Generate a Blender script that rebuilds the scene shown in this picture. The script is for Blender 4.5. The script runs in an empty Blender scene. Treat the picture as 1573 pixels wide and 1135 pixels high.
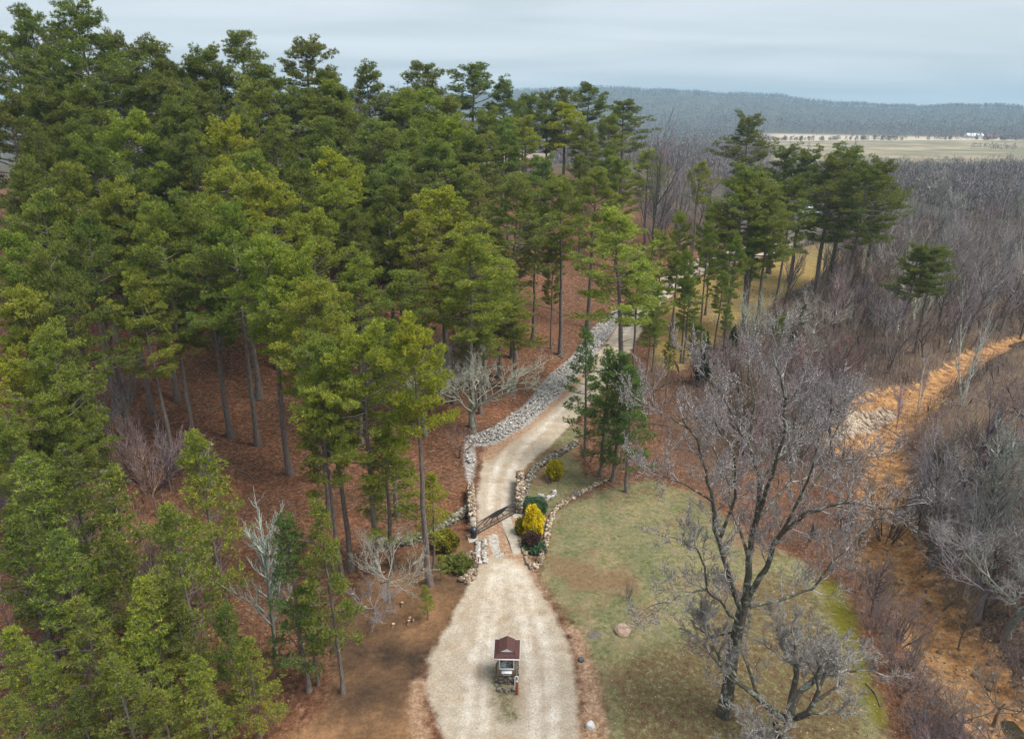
import bpy, math, random
import numpy as np
from mathutils import Vector

C = bpy.context.scene
col = C.collection
PI = math.pi
R = math.radians

# ------------------------------------------------------------------ camera
CAM_H = 36.0
HAZE = .00018
PITCH = 20.5
FPX = 1050.0            # focal length in photo pixels (photo 1573 x 1135)
cam_d = bpy.data.cameras.new('camera')
cam_d.sensor_fit = 'HORIZONTAL'
cam_d.sensor_width = 36.0
cam_d.lens = FPX / 1573.0 * 36.0
cam_d.clip_start = 0.5
cam_d.clip_end = 30000
cam = bpy.data.objects.new('camera', cam_d)
cam.location = (0, 0, CAM_H)
cam.rotation_euler = (R(90 - PITCH), 0, 0)
col.objects.link(cam)
C.camera = cam

# ------------------------------------------------------------------ world, sun, exposure
SUN_EL, SUN_AZ = 58.0, 105.0        # azimuth clockwise from +Y (the view direction)
w = bpy.data.worlds.new('World'); C.world = w; w.use_nodes = True
nt = w.node_tree; nt.nodes.clear()
N = nt.nodes.new; L = nt.links.new
out = N('ShaderNodeOutputWorld'); bg = N('ShaderNodeBackground')
sky = N('ShaderNodeTexSky'); sky.sky_type = 'NISHITA'; sky.sun_disc = False
sky.sun_elevation = R(SUN_EL); sky.sun_rotation = R(SUN_AZ)
sky.air_density = 1.0; sky.dust_density = 2.0; sky.ozone_density = 1.5
tc = N('ShaderNodeTexCoord')
sep = N('ShaderNodeSeparateXYZ'); L(tc.outputs['Generated'], sep.inputs[0])
# project the direction onto a cloud deck so the bands crowd towards the horizon
mz = N('ShaderNodeMath'); mz.operation = 'MAXIMUM'; mz.inputs[1].default_value = 0.0; L(sep.outputs[2], mz.inputs[0])
mz2 = N('ShaderNodeMath'); mz2.operation = 'ADD'; mz2.inputs[1].default_value = 0.10; L(mz.outputs[0], mz2.inputs[0])
dx = N('ShaderNodeMath'); dx.operation = 'DIVIDE'; L(sep.outputs[0], dx.inputs[0]); L(mz2.outputs[0], dx.inputs[1])
dy = N('ShaderNodeMath'); dy.operation = 'DIVIDE'; L(sep.outputs[1], dy.inputs[0]); L(mz2.outputs[0], dy.inputs[1])
cv = N('ShaderNodeCombineXYZ'); L(dx.outputs[0], cv.inputs[0]); L(dy.outputs[0], cv.inputs[1])
mp = N('ShaderNodeMapping'); mp.inputs['Scale'].default_value = (0.30, 0.75, 1); mp.inputs['Rotation'].default_value = (0, 0, 0.12); L(cv.outputs[0], mp.inputs[0])
ns = N('ShaderNodeTexNoise'); ns.inputs['Scale'].default_value = 1.0; ns.inputs['Detail'].default_value = 9; ns.inputs['Roughness'].default_value = 0.5; ns.inputs['Distortion'].default_value = 0.5
L(mp.outputs[0], ns.inputs['Vector'])
cr = N('ShaderNodeValToRGB'); cr.color_ramp.elements[0].position = 0.36; cr.color_ramp.elements[1].position = 0.64
cr.color_ramp.elements[0].color = (5.1, 5.7, 6.15, 1); cr.color_ramp.elements[1].color = (6.9, 7.4, 7.8, 1)
L(ns.outputs[0], cr.inputs[0])
mx = N('ShaderNodeMix'); mx.data_type = 'RGBA'; mx.inputs[0].default_value = 0.86
L(sky.outputs[0], mx.inputs[6]); L(cr.outputs[0], mx.inputs[7])
L(mx.outputs[2], bg.inputs[0]); bg.inputs[1].default_value = 0.063
L(bg.outputs[0], out.inputs[0])

sd = bpy.data.lights.new('sun', 'SUN'); sd.energy = 2.4; sd.angle = R(32); sd.color = (1.0, 0.95, 0.86)
so = bpy.data.objects.new('sun', sd); col.objects.link(so)
az = R(SUN_AZ); el = R(SUN_EL)
sdir = Vector((math.sin(az) * math.cos(el), math.cos(az) * math.cos(el), math.sin(el)))
so.rotation_euler = sdir.to_track_quat('Z', 'Y').to_euler()
C.view_settings.view_transform = 'Standard'; C.view_settings.look = 'None'
C.view_settings.exposure = 1.05; C.view_settings.gamma = 1.0
C.view_settings.use_curve_mapping = False
C.cycles.max_bounces = 5; C.cycles.diffuse_bounces = 3; C.cycles.glossy_bounces = 2
C.cycles.transmission_bounces = 3; C.cycles.volume_bounces = 0; C.cycles.transparent_max_bounces = 8

# ------------------------------------------------------------------ picking points in the place
cp, sp_ = math.cos(R(PITCH)), math.sin(R(PITCH))
def ray(px, py):
    u = (px - 786.5) / FPX; v = -(py - 567.5) / FPX
    return np.array([u, cp + v * sp_, -sp_ + v * cp])
def flat(px, py, z=0.0):
    d = ray(px, py); t = (z - CAM_H) / d[2]
    return np.array([d[0] * t, d[1] * t])
def sm(x, a, b):
    t = np.clip((x - a) / (b - a), 0, 1); return t * t * (3 - 2 * t)

ROADC = np.array([flat(*p) for p in [(780, 1400), (772, 1135), (762, 1000), (768, 900), (765, 800), (770, 740), (800, 680), (860, 610), (920, 550), (975, 485), (1030, 430), (1130, 390), (1230, 350), (1250, 310)]])
CREEK = np.array([flat(px, py, -3.0) for px, py in [(1900, 430), (1640, 500), (1500, 545), (1445, 585), (1385, 622), (1355, 668), (1368, 720), (1352, 780), (1350, 850), (1400, 935), (1455, 1005), (1530, 1085), (1620, 1180), (1760, 1320)]])
def pdist(X, Y, P):
    d = np.full(X.shape, 1e9)
    for i in range(len(P) - 1):
        ax, ay = P[i]; bx, by = P[i + 1]; vx, vy = bx - ax, by - ay
        t = np.clip(((X - ax) * vx + (Y - ay) * vy) / (vx * vx + vy * vy), 0, 1)
        d = np.minimum(d, np.hypot(X - ax - t * vx, Y - ay - t * vy))
    return d
def vnoise(X, Y, s, seed=0):
    X = X / s + seed * 17.3; Y = Y / s + seed * 7.7
    return (np.sin(X * 1.0 + 1.3 * np.sin(Y * .7)) + np.sin(Y * 1.1 + 1.7 * np.sin(X * .6 + 2)) + .5 * np.sin(2.3 * X + 1.9 * Y) + .5 * np.sin(2.9 * Y - 1.7 * X)) / 3
def height(X, Y):
    X = np.asarray(X, float); Y = np.asarray(Y, float)
    xr = np.interp(Y, ROADC[:, 1], ROADC[:, 0])
    s = (xr - X) * 0.85
    left = 19 * sm(s, 3.5, 58) * sm(Y, 46, 128) + 1.0 * sm(s, 2.6, 6) * sm(Y, 55, 70)
    left = left * (1 - sm(Y, 230, 420))
    dc = pdist(X, Y, CREEK)
    xc = np.interp(Y, CREEK[::-1, 1], CREEK[::-1, 0])
    near = 1 - sm(Y, 250, 500)
    right = -1.0 * sm(-s, 8, 30) * (Y < 1e9) + 2.2 * sm(X - xc, 10, 50) * near
    dw = dc + .9 * vnoise(X, Y, 3.1, 5)
    carve = -2.7 * (1 - sm(dw, .9, 6.0)) * (1 - sm(Y, 170, 230))
    valley = -9.0 * sm(Y, 260, 520)
    rr = np.hypot(X, Y); a = np.arctan2(X, Y)
    top = np.interp(a, [-1.6, -0.9, -.3, 0.0, 0.18, 0.3, 0.45, 0.6, 0.75, 1.6], [60, 70, 120, 132, 138, 108, 78, 60, 58, 55])
    top = top + 5 * np.sin(a * 23) + 3 * np.sin(a * 57 + 1) + 2.0 * np.sin(a * 131)
    hill = top * sm(rr, 2250, 3900) + 18 * sm(rr, 1900, 2500) * sm(a, -0.1, .1) * (1 - sm(a, .3, .42))
    rough = (0.35 * vnoise(X, Y, 6.0) + .12 * vnoise(X, Y, 1.7, 3)) * sm(pdist(X, Y, ROADC), 3, 9) * (.04 + .96 * sm(dc, 2.5, 8))
    flatb = 1 - sm(np.hypot(X - 2, Y - 58), 6, 16)
    return left + right + carve + valley + hill + rough * (1 - .8 * flatb) + 4 * vnoise(X, Y, 300) * sm(Y, 300, 600)
def h1(x, y): return float(height(np.array([x]), np.array([y]))[0])
def hit(px, py, up=0.0, tmin=20.0, tmax=5200.0):
    """first place along the photo ray where a thing `up` metres tall standing on the ground reaches it"""
    d = ray(px, py)
    ts = np.concatenate([np.linspace(tmin, 500, 1600), np.geomspace(500, tmax, 600)[1:]])
    X, Y, Z = d[0] * ts, d[1] * ts, CAM_H + d[2] * ts
    g = height(X, Y) + up - Z
    k = np.where(g > 0)[0]
    if len(k) == 0: return None
    i = k[0]
    if i == 0: t = ts[0]
    else: t = ts[i - 1] + (ts[i] - ts[i - 1]) * (-g[i - 1]) / (g[i] - g[i - 1])
    x, y = d[0] * t, d[1] * t
    return np.array([x, y, h1(x, y)])
def project(p):
    q = np.asarray(p, float) - np.array([0, 0, CAM_H])
    zc = q[1] * cp - q[2] * sp_
    return 786.5 + FPX * q[0] / zc, 567.5 - FPX * (q[1] * sp_ + q[2] * cp) / zc, zc

# ------------------------------------------------------------------ materials
def newmat(name):
    m = bpy.data.materials.new(name); m.use_nodes = True
    t = m.node_tree; b = t.nodes['Principled BSDF']; b.inputs['Roughness'].default_value = .85
    b.inputs['Specular IOR Level'].default_value = .25
    return m, t, b
def nd(t, typ, **kw):
    n = t.nodes.new(typ)
    for k, v in kw.items():
        if k in n.inputs: n.inputs[k].default_value = v
        else: setattr(n, k, v)
    return n
def noise(t, scale, detail=4, rough=.6, vec=None):
    n = nd(t, 'ShaderNodeTexNoise'); n.inputs['Scale'].default_value = scale; n.inputs['Detail'].default_value = detail; n.inputs['Roughness'].default_value = rough
    if vec is None:
        g = t.nodes.get('GEO') or nd(t, 'ShaderNodeNewGeometry'); g.name = 'GEO'; vec = g.outputs['Position']
    t.links.new(vec, n.inputs['Vector']); return n.outputs['Fac']
def ramp(t, fac, stops):
    r = nd(t, 'ShaderNodeValToRGB'); e = r.color_ramp.elements
    while len(e) > 1: e.remove(e[0])
    e[0].position = stops[0][0]; e[0].color = tuple(stops[0][1]) + (1,)
    for p, c in stops[1:]:
        k = e.new(p); k.color = tuple(c) + (1,)
    t.links.new(fac, r.inputs[0]); return r.outputs[0]
def mixc(t, fac, a, b):
    m = nd(t, 'ShaderNodeMix'); m.data_type = 'RGBA'
    for i, v in ((0, fac), (6, a), (7, b)):
        if isinstance(v, (int, float)): m.inputs[i].default_value = v
        elif isinstance(v, tuple): m.inputs[i].default_value = v + (1,)
        else: t.links.new(v, m.inputs[i])
    return m.outputs[2]
def mul(t, a, b, blend='MULTIPLY'):
    m = nd(t, 'ShaderNodeMix'); m.data_type = 'RGBA'; m.blend_type = blend; m.inputs[0].default_value = 1
    for i, v in ((6, a), (7, b)):
        if isinstance(v, tuple): m.inputs[i].default_value = v + (1,)
        else: t.links.new(v, m.inputs[i])
    return m.outputs[2]
def mth(t, op, a, b=None, c=None):
    m = nd(t, 'ShaderNodeMath'); m.operation = op
    for i, v in enumerate((a, b, c)):
        if v is None: continue
        if isinstance(v, (int, float)): m.inputs[i].default_value = v
        else: t.links.new(v, m.inputs[i])
    return m.outputs[0]
def mrange(t, v, a, b, c=0.0, d=1.0):
    m = nd(t, 'ShaderNodeMapRange'); m.interpolation_type = 'SMOOTHSTEP'
    t.links.new(v, m.inputs[0])
    for i, x in enumerate((a, b, c, d)): m.inputs[i + 1].default_value = x
    return m.outputs[0]
def bump(t, b, h, strength=.5, dist=.1):
    n = nd(t, 'ShaderNodeBump'); n.inputs['Strength'].default_value = strength; n.inputs['Distance'].default_value = dist
    t.links.new(h, n.inputs['Height']); t.links.new(n.outputs[0], b.inputs['Normal'])
def simple(name, c1, c2, scale=3.0, rough=.85, spec=.25, bmp=0.0, metal=0.0):
    m, t, b = newmat(name)
    f = noise(t, scale, 5, .65)
    t.links.new(ramp(t, f, [(.3, c1), (.7, c2)]), b.inputs['Base Color'])
    b.inputs['Roughness'].default_value = rough; b.inputs['Specular IOR Level'].default_value = spec; b.inputs['Metallic'].default_value = metal
    if bmp: bump(t, b, f, bmp, .03)
    return m
def island(name, stops, rough=.85, extra=None, spec=.2, objcol=False):
    """colour varies piece by piece (random per mesh island)"""
    m, t, b = newmat(name)
    g = nd(t, 'ShaderNodeNewGeometry'); g.name = 'GEO'
    c = ramp(t, g.outputs['Random Per Island'], stops)
    if objcol:
        oi = nd(t, 'ShaderNodeObjectInfo'); c = mul(t, c, oi.outputs['Color'])
    if extra: c = mul(t, c, ramp(t, noise(t, extra, 3), [(.3, (.6, .6, .6)), (.7, (1.2, 1.2, 1.2))]))
    t.links.new(c, b.inputs['Base Color']); b.inputs['Roughness'].default_value = rough; b.inputs['Specular IOR Level'].default_value = spec
    return m
def foliage(name, stops, transl=.35):
    m = bpy.data.materials.new(name); m.use_nodes = True; t = m.node_tree; t.nodes.clear()
    o = nd(t, 'ShaderNodeOutputMaterial')
    g = nd(t, 'ShaderNodeNewGeometry'); g.name = 'GEO'
    oi = nd(t, 'ShaderNodeObjectInfo')
    c = ramp(t, g.outputs['Random Per Island'], stops)
    c = mul(t, c, oi.outputs['Color'])
    c = mul(t, c, ramp(t, noise(t, .45, 3, .6), [(.3, (.72, .80, .85)), (.7, (1.22, 1.14, .95))]))
    c = mul(t, c, ramp(t, noise(t, 2.2, 2, .6), [(.35, (.78, .82, .9)), (.68, (1.2, 1.15, 1.0))]))
    d = nd(t, 'ShaderNodeBsdfDiffuse'); tr = nd(t, 'ShaderNodeBsdfTranslucent')
    gl = nd(t, 'ShaderNodeBsdfGlossy'); gl.inputs['Roughness'].default_value = .5; gl.inputs['Color'].default_value = (.9, .95, .8, 1)
    t.links.new(c, d.inputs[0]); t.links.new(mul(t, c, (1.15, 1.15, .7)), tr.inputs[0])
    s = nd(t, 'ShaderNodeMixShader'); s.inputs[0].default_value = transl
    t.links.new(d.outputs[0], s.inputs[1]); t.links.new(tr.outputs[0], s.inputs[2])
    s2 = nd(t, 'ShaderNodeMixShader'); s2.inputs[0].default_value = .025
    t.links.new(s.outputs[0], s2.inputs[1]); t.links.new(gl.outputs[0], s2.inputs[2])
    t.links.new(s2.outputs[0], o.inputs[0])
    return m
def barkmat(name, dark, light, patch=None, scale=(9, 9, 2.0)):
    m, t, b = newmat(name)
    g = nd(t, 'ShaderNodeTexCoord'); mpn = nd(t, 'ShaderNodeMapping'); mpn.inputs['Scale'].default_value = scale
    t.links.new(g.outputs['Object'], mpn.inputs[0])
    f = noise(t, 1.0, 5, .7, mpn.outputs[0])
    c = ramp(t, f, [(.3, dark), (.68, light)])
    if patch:
        c = mixc(t, mrange(t, noise(t, 2.3, 4, .7, g.outputs['Object']), .52, .62), c, patch)
    oi = nd(t, 'ShaderNodeObjectInfo'); c = mul(t, c, oi.outputs['Color'])
    t.links.new(c, b.inputs['Base Color']); bump(t, b, f, .5, .05)
    return m

M = {}
M['pine_bark'] = barkmat('pine_bark', (.065, .052, .046), (.25, .21, .185))
M['grey_bark'] = barkmat('grey_bark', (.10, .09, .085), (.27, .25, .23), None)
M['lichen_bark'] = barkmat('lichen_bark', (.035, .032, .022), (.12, .11, .085), (.27, .29, .24))
M['pale_bark'] = barkmat('pale_bark', (.30, .28, .26), (.62, .60, .57), (.16, .14, .12), (3, 3, 1))
M['twig'] = island('twig', [(0, (.20, .175, .165)), (.6, (.30, .275, .265)), (1, (.42, .40, .39))], objcol=True)
M['needles'] = foliage('needles', [(0, (.105, .15, .026)), (.5, (.22, .28, .045)), (.85, (.34, .39, .062)), (1, (.48, .51, .11))])

# ------------------------------------------------------------------ mesh building
class MB:
    def __init__(s): s.v = []; s.f = []; s.n = 0
    def add(s, v, f):
        v = np.asarray(v, np.float32).reshape(-1, 3); f = np.asarray(f, np.int64)
        if len(v) == 0: return s
        s.v.append(v); s.f.append(f + s.n); s.n += len(v); return s
    def box(s, x0, x1, y0, y1, z0, z1, M4=None):
        v = np.array([(x, y, z) for z in (z0, z1) for y in (y0, y1) for x in (x0, x1)], float)
        if M4 is not None: v = np.array([tuple(M4 @ Vector(p)) for p in v])
        return s.add(v, [(0, 2, 3, 1), (4, 5, 7, 6), (0, 1, 5, 4), (2, 6, 7, 3), (0, 4, 6, 2), (1, 3, 7, 5)])
    def prism(s, outline, z0, z1):
        n = len(outline); v = [(x, y, z0) for x, y in outline] + [(x, y, z1) for x, y in outline]
        for i in range(n): s.add([v[i], v[(i + 1) % n], v[n + (i + 1) % n], v[n + i]], [(0, 1, 2, 3)])
        for i in range(1, n - 1):
            s.add([v[n], v[n + i], v[n + i + 1]], [(0, 1, 2)])
        return s
    def tubes(s, p0, p1, r0, r1, k=3):
        p0 = np.asarray(p0, float).reshape(-1, 3); p1 = np.asarray(p1, float).reshape(-1, 3)
        if len(p0) == 0: return s
        r0 = np.broadcast_to(np.asarray(r0, float), (len(p0),)); r1 = np.broadcast_to(np.asarray(r1, float), (len(p0),))
        d = p1 - p0; d = d / (np.linalg.norm(d, axis=1, keepdims=True) + 1e-9)
        a = np.where(np.abs(d[:, 2:3]) < .9, np.array([[0, 0, 1.]]), np.array([[1., 0, 0]]))
        u = np.cross(d, a); u /= np.linalg.norm(u, axis=1, keepdims=True) + 1e-9; w_ = np.cross(d, u)
        an = np.arange(k) * 2 * PI / k
        ring = u[:, None, :] * np.cos(an)[None, :, None] + w_[:, None, :] * np.sin(an)[None, :, None]
        v = np.concatenate([p0[:, None] + ring * r0[:, None, None], p1[:, None] + ring * r1[:, None, None]], 1)
        base = (np.arange(len(p0)) * 2 * k)[:, None, None]
        q = np.array([[i, (i + 1) % k, k + (i + 1) % k, k + i] for i in range(k)])
        return s.add(v.reshape(-1, 3), (base + q[None]).reshape(-1, 4))
    def path(s, pts, rad, k=8, cap=True):
        """one welded tapering tube along pts"""
        pts = np.asarray(pts, float); n = len(pts); rad = np.broadcast_to(np.asarray(rad, float), (n,))
        vs = []
        up = np.array([0, 0, 1.])
        pu = None
        for i in range(n):
            d = pts[min(i + 1, n - 1)] - pts[max(i - 1, 0)]; d = d / (np.linalg.norm(d) + 1e-9)
            if pu is None:
                a = up if abs(d[2]) < .9 else np.array([1., 0, 0]); pu = np.cross(d, a)
            pu = pu - d * pu.dot(d); pu = pu / (np.linalg.norm(pu) + 1e-9)
            w_ = np.cross(d, pu)
            for j in range(k):
                t = 2 * PI * j / k; vs.append(pts[i] + (pu * math.cos(t) + w_ * math.sin(t)) * rad[i])
        f = [(i * k + j, i * k + (j + 1) % k, (i + 1) * k + (j + 1) % k, (i + 1) * k + j) for i in range(n - 1) for j in range(k)]
        s.add(vs, f)
        if cap:
            vs2 = vs[-k:]; s.add(vs2 + [pts[-1]], [(j, (j + 1) % k, k, k) for j in range(k)] if False else np.array([(j, (j + 1) % k, k) for j in range(k)]))
            vs3 = vs[:k]; s.add(vs3 + [pts[0]], np.array([((j + 1) % k, j, k) for j in range(k)]))
        return s
    def mesh(s, name, mat, smooth=False):
        me = bpy.data.meshes.new(name)
        V = np.concatenate(s.v) if s.v else np.zeros((0, 3))
        me.vertices.add(len(V)); me.vertices.foreach_set('co', V.astype(np.float32).ravel())
        li = []; st = []; tot = 0
        for f in s.f:
            k = f.shape[1]; li.append(f.ravel()); st.append(tot + np.arange(len(f)) * k); tot += f.size
        li = np.concatenate(li); st = np.concatenate(st)
        me.loops.add(len(li)); me.loops.foreach_set('vertex_index', li.astype(np.int32))
        me.polygons.add(len(st)); me.polygons.foreach_set('loop_start', st.astype(np.int32))
        if smooth: me.polygons.foreach_set('use_smooth', np.ones(len(st), bool))
        me.update(calc_edges=True)
        if mat: me.materials.append(mat)
        return me
    def build(s, name, mat, parent=None, smooth=False, loc=None):
        o = bpy.data.objects.new(name, s.mesh(name, mat, smooth)); col.objects.link(o)
        if parent: o.parent = parent
        if loc is not None: o.location = loc
        return o
def tag(o, label=None, cat=None, group=None, kind=None):
    if label: o['label'] = label
    if cat: o['category'] = cat
    if group: o['group'] = group
    if kind: o['kind'] = kind
    return o
def empty(name, loc, rz=0.0, **kw):
    o = bpy.data.objects.new(name, None); col.objects.link(o); o.location = loc; o.rotation_euler = (0, 0, rz)
    o.empty_display_size = .3
    return tag(o, **kw)

# ------------------------------------------------------------------ zones of the ground (outlines in the photo, dropped onto the terrain)
def zone(pts): return np.array([(lambda p: p[:2])(hit(px, py)) for px, py in pts])
def sdf(X, Y, P):
    d = np.full(X.shape, 1e9); ins = np.zeros(X.shape, bool); n = len(P)
    for i in range(n):
        ax, ay = P[i]; bx, by = P[(i + 1) % n]; vx, vy = bx - ax, by - ay
        t = np.clip(((X - ax) * vx + (Y - ay) * vy) / (vx * vx + vy * vy + 1e-9), 0, 1)
        d = np.minimum(d, np.hypot(X - ax - t * vx, Y - ay - t * vy))
        c = ((ay > Y) != (by > Y)) & (X < (bx - ax) * (Y - ay) / ((by - ay) if by != ay else 1e-9) + ax)
        ins ^= c
    return np.where(ins, -d, d)
Z = {}
Z['road'] = [zone([(690, 1300), (682, 1135), (655, 1060), (658, 1010), (690, 960), (716, 905), (733, 870), (736, 820), (732, 780), (735, 740), (745, 700), (762, 675), (800, 640), (848, 605), (885, 568), (930, 530), (950, 500), (975, 465), (1010, 430), (1060, 402), (1110, 386), (1150, 378), (1190, 372), (1215, 350), (1225, 322), (1262, 328), (1268, 350), (1240, 372), (1200, 387), (1130, 403), (1090, 414), (1050, 440), (1012, 472), (988, 505), (965, 545), (930, 595), (880, 650), (850, 680), (815, 710), (796, 735), (790, 790), (800, 830), (815, 880), (850, 940), (875, 990), (886, 1050), (890, 1135), (890, 1300)])]
Z['dirt'] = [zone([(380, 1300), (425, 1150), (500, 1085), (520, 1000), (500, 940), (560, 890), (640, 840), (725, 828), (738, 870), (695, 955), (655, 1010), (645, 1080), (675, 1300)])]
Z['lawn'] = [zone([(832, 800), (870, 775), (935, 750), (1000, 738), (1060, 755), (1110, 790), (1150, 830), (1230, 860), (1290, 930), (1340, 1040), (1400, 1300), (950, 1300), (925, 1060), (890, 985), (860, 930), (828, 885), (840, 850)]),
             zone([(796, 735), (820, 700), (850, 675), (880, 650), (900, 660), (880, 690), (900, 730), (925, 738), (880, 760), (850, 790), (815, 800), (800, 790)])]
Z['riprap'] = [zone([(958, 468), (940, 473), (900, 508), (876, 545), (838, 575), (798, 622), (750, 655), (710, 668), (706, 700), (710, 740), (730, 748), (738, 712), (735, 690), (770, 682), (820, 652), (872, 602), (908, 560), (938, 520), (962, 487)])]
Z['gold'] = [zone([(1010, 485), (1050, 445), (1090, 420), (1130, 407), (1200, 390), (1270, 372), (1300, 395), (1250, 430), (1180, 470), (1110, 520), (1040, 570), (1000, 560)])]
Z['orange'] = [zone([(868, 960), (886, 1000), (893, 1050), (895, 1300), (935, 1300), (932, 1130), (915, 1040), (893, 965)]),
               zone([(740, 700), (760, 672), (800, 645), (860, 602), (905, 562), (915, 560), (880, 600), (820, 655), (775, 690), (752, 712)]),
               zone([(648, 1040), (650, 1090), (662, 1135), (668, 1300), (640, 1300), (632, 1110), (630, 1050)]),
               zone([(738, 800), (790, 785), (815, 860), (850, 940), (810, 870), (760, 850), (735, 870)])]
Z['sand'] = [zone([(1470, 588), (1400, 594), (1340, 603), (1305, 615), (1298, 650), (1268, 665), (1285, 700), (1325, 690), (1365, 690), (1400, 700), (1395, 760), (1415, 860), (1480, 960), (1545, 1030), (1640, 1130), (1640, 1260), (1500, 1135), (1440, 1060), (1395, 985), (1360, 920), (1330, 850), (1325, 790), (1345, 740), (1335, 700), (1400, 660), (1450, 620)])]
Z['moss'] = [zone([(1262, 880), (1292, 900), (1312, 950), (1330, 1010), (1345, 1060), (1368, 1115), (1350, 1120), (1325, 1060), (1295, 1000), (1275, 950)]),
             zone([(765, 1052), (792, 1052), (800, 1085), (795, 1110), (770, 1110), (764, 1080)])]
Z['rock'] = [zone([(1300, 632), (1360, 625), (1385, 638), (1355, 655), (1310, 672), (1275, 690), (1270, 668), (1298, 650)]),
             zone([(1040, 1400), (1041, 1400), (1041, 1401)])]
Z['leaf2'] = [zone([(905, 1060), (960, 1010), (1050, 985), (1110, 920), (1190, 880), (1250, 880), (1290, 960), (1340, 1060), (1380, 1300), (940, 1300)]), zone([(1000, 735), (1060, 745), (1120, 790), (1090, 800), (1030, 760), (960, 770), (940, 750)])]
Z['patch'] = [zone([(757, 1022), (764, 1048), (792, 1054), (796, 1075), (800, 1100), (786, 1112), (768, 1104), (757, 1075), (752, 1045)])]
Z['tracks'] = [zone([(737, 838), (745, 812), (785, 792), (800, 830), (812, 870), (790, 880), (760, 868), (745, 880)])]
def axis(lo, hi, d0, fine_lo, fine_hi, g=1.035):
    a = list(np.arange(fine_lo, fine_hi, d0)); x = fine_hi; s = d0
    while x < hi: a.append(x); s *= g; x += s
    a.append(hi); x = fine_lo; s = d0; b = []
    while x > lo: s *= g; x -= s; b.append(x)
    b.append(lo - 1); return np.array(sorted(set(b)) + a)
GX = axis(-5200, 5200, .33, -26, 66); GY = axis(-60, 6500, .33, 22, 110, 1.022)
XX, YY = np.meshgrid(GX, GY, indexing='xy'); ZZ = height(XX, YY)
nxg, nyg = len(GX), len(GY)
print('ground grid', nxg, nyg)
RIPSHRINK = .45
def field(name):
    d = np.full(XX.shape, 1e3)
    for P in Z[name]: d = np.minimum(d, sdf(XX, YY, P))
    return d
SD = {k: field(k) for k in Z}
SD['riprap'] = SD['riprap'] + RIPSHRINK
def enc(d, r=3.0): return np.clip(.5 - d / (2 * r), 0, 1)
# small real relief: road slightly dished, riprap mound, rock shelf
ZZ = ZZ + .35 * sm(-SD['riprap'], -.3, 1.5)
rr_ = np.hypot(XX, YY); aa_ = np.arctan2(XX, YY)
FIELD = sm(YY, 520, 580) * (1 - sm(rr_, 1750, 2000)) * sm(aa_, .30, .36)
SD['sand'] = np.minimum(SD['sand'], np.where(YY < 150, pdist(XX, YY, CREEK) - 2.0, 99))
RIGHT = np.maximum(sm(XX - np.interp(YY, ROADC[:, 1], ROADC[:, 0]), 14, 24) * sm(YY, 58, 80), sm(XX - np.interp(YY, CREEK[::-1, 1], CREEK[::-1, 0]), -6, 3))
RUTS = [np.array([flat(*p) for p in q]) for q in ([(720, 1300), (712, 1135), (722, 1060), (735, 990), (752, 910), (760, 870)], [(860, 1300), (852, 1135), (848, 1050), (836, 980), (812, 910), (790, 860)], [(748, 1300), (742, 1135), (745, 1060), (752, 990), (766, 910), (772, 870)], [(830, 1300), (824, 1135), (820, 1050), (808, 980), (795, 910), (782, 860)],
  [(752, 780), (758, 730), (780, 680), (815, 640), (860, 600), (905, 555), (945, 505), (978, 462), (1030, 422), (1090, 398), (1190, 378)], [(776, 780), (780, 735), (800, 692), (838, 655), (880, 612), (925, 568), (958, 515), (992, 472), (1042, 432), (1100, 406), (1200, 384)])]
rd = np.full(XX.shape, 1e3)
for P in RUTS: rd = np.minimum(rd, pdist(XX, YY, P))
SD['leaf2'] = field('leaf2'); SD['patch'] = field('patch')
AT = {'za': (enc(SD['road']), enc(SD['dirt']), enc(SD['lawn']), enc(SD['riprap'])),
      'zb': (enc(SD['gold']), enc(SD['orange'], 1.5), enc(SD['sand']), enc(SD['moss'], 1.5)),
      'zc': (FIELD, RIGHT, enc(SD['rock'], 1.5), sm(rr_, 175, 250)),
      'zd': (1 - sm(rd, .12, .62), enc(SD['leaf2']), enc(SD['patch'], 1.5), 0 * rd)}
SD['riprap'] = SD['riprap'] + 0

m, t, b = newmat('ground'); M['ground'] = m
def attr(n):
    a = nd(t, 'ShaderNodeAttribute'); a.attribute_name = n
    s = nd(t, 'ShaderNodeSeparateColor'); t.links.new(a.outputs['Color'], s.inputs[0])
    return s.outputs[0], s.outputs[1], s.outputs[2], a.outputs['Alpha']
A_, B_, C_, D_ = attr('za'), attr('zb'), attr('zc'), attr('zd')
n_fine = noise(t, 2.6, 7, .86); n_mid = noise(t, .8, 7, .75); n_big = noise(t, .12, 5, .6); n_speck = noise(t, 7, 4, .9); n_edge = noise(t, .8, 6, .75)
vo = nd(t, 'ShaderNodeTexVoronoi'); vo.inputs['Scale'].default_value = 4.5; t.links.new(t.nodes['GEO'].outputs['Position'], vo.inputs['Vector'])
leafc = ramp(t, n_fine, [(.36, (.050, .026, .018)), (.47, (.135, .066, .038)), (.55, (.20, .105, .062)), (.66, (.36, .24, .17))])
leafc = mul(t, leafc, ramp(t, n_mid, [(.3, (.68, .70, .72)), (.7, (1.2, 1.15, 1.1))]))
leafc = mul(t, leafc, ramp(t, n_big, [(.35, (.8, .85, .9)), (.65, (1.15, 1.05, 1.0))]))
rightc = ramp(t, noise(t, 5, 5, .8), [(.36, (.045, .032, .025)), (.5, (.12, .083, .062)), (.64, (.27, .20, .155))])
rightc = mixc(t, mrange(t, n_big, .45, .62), rightc, ramp(t, n_speck, [(.35, (.075, .052, .036)), (.65, (.25, .175, .11))]))
base = mixc(t, C_[1], leafc, rightc)
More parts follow.
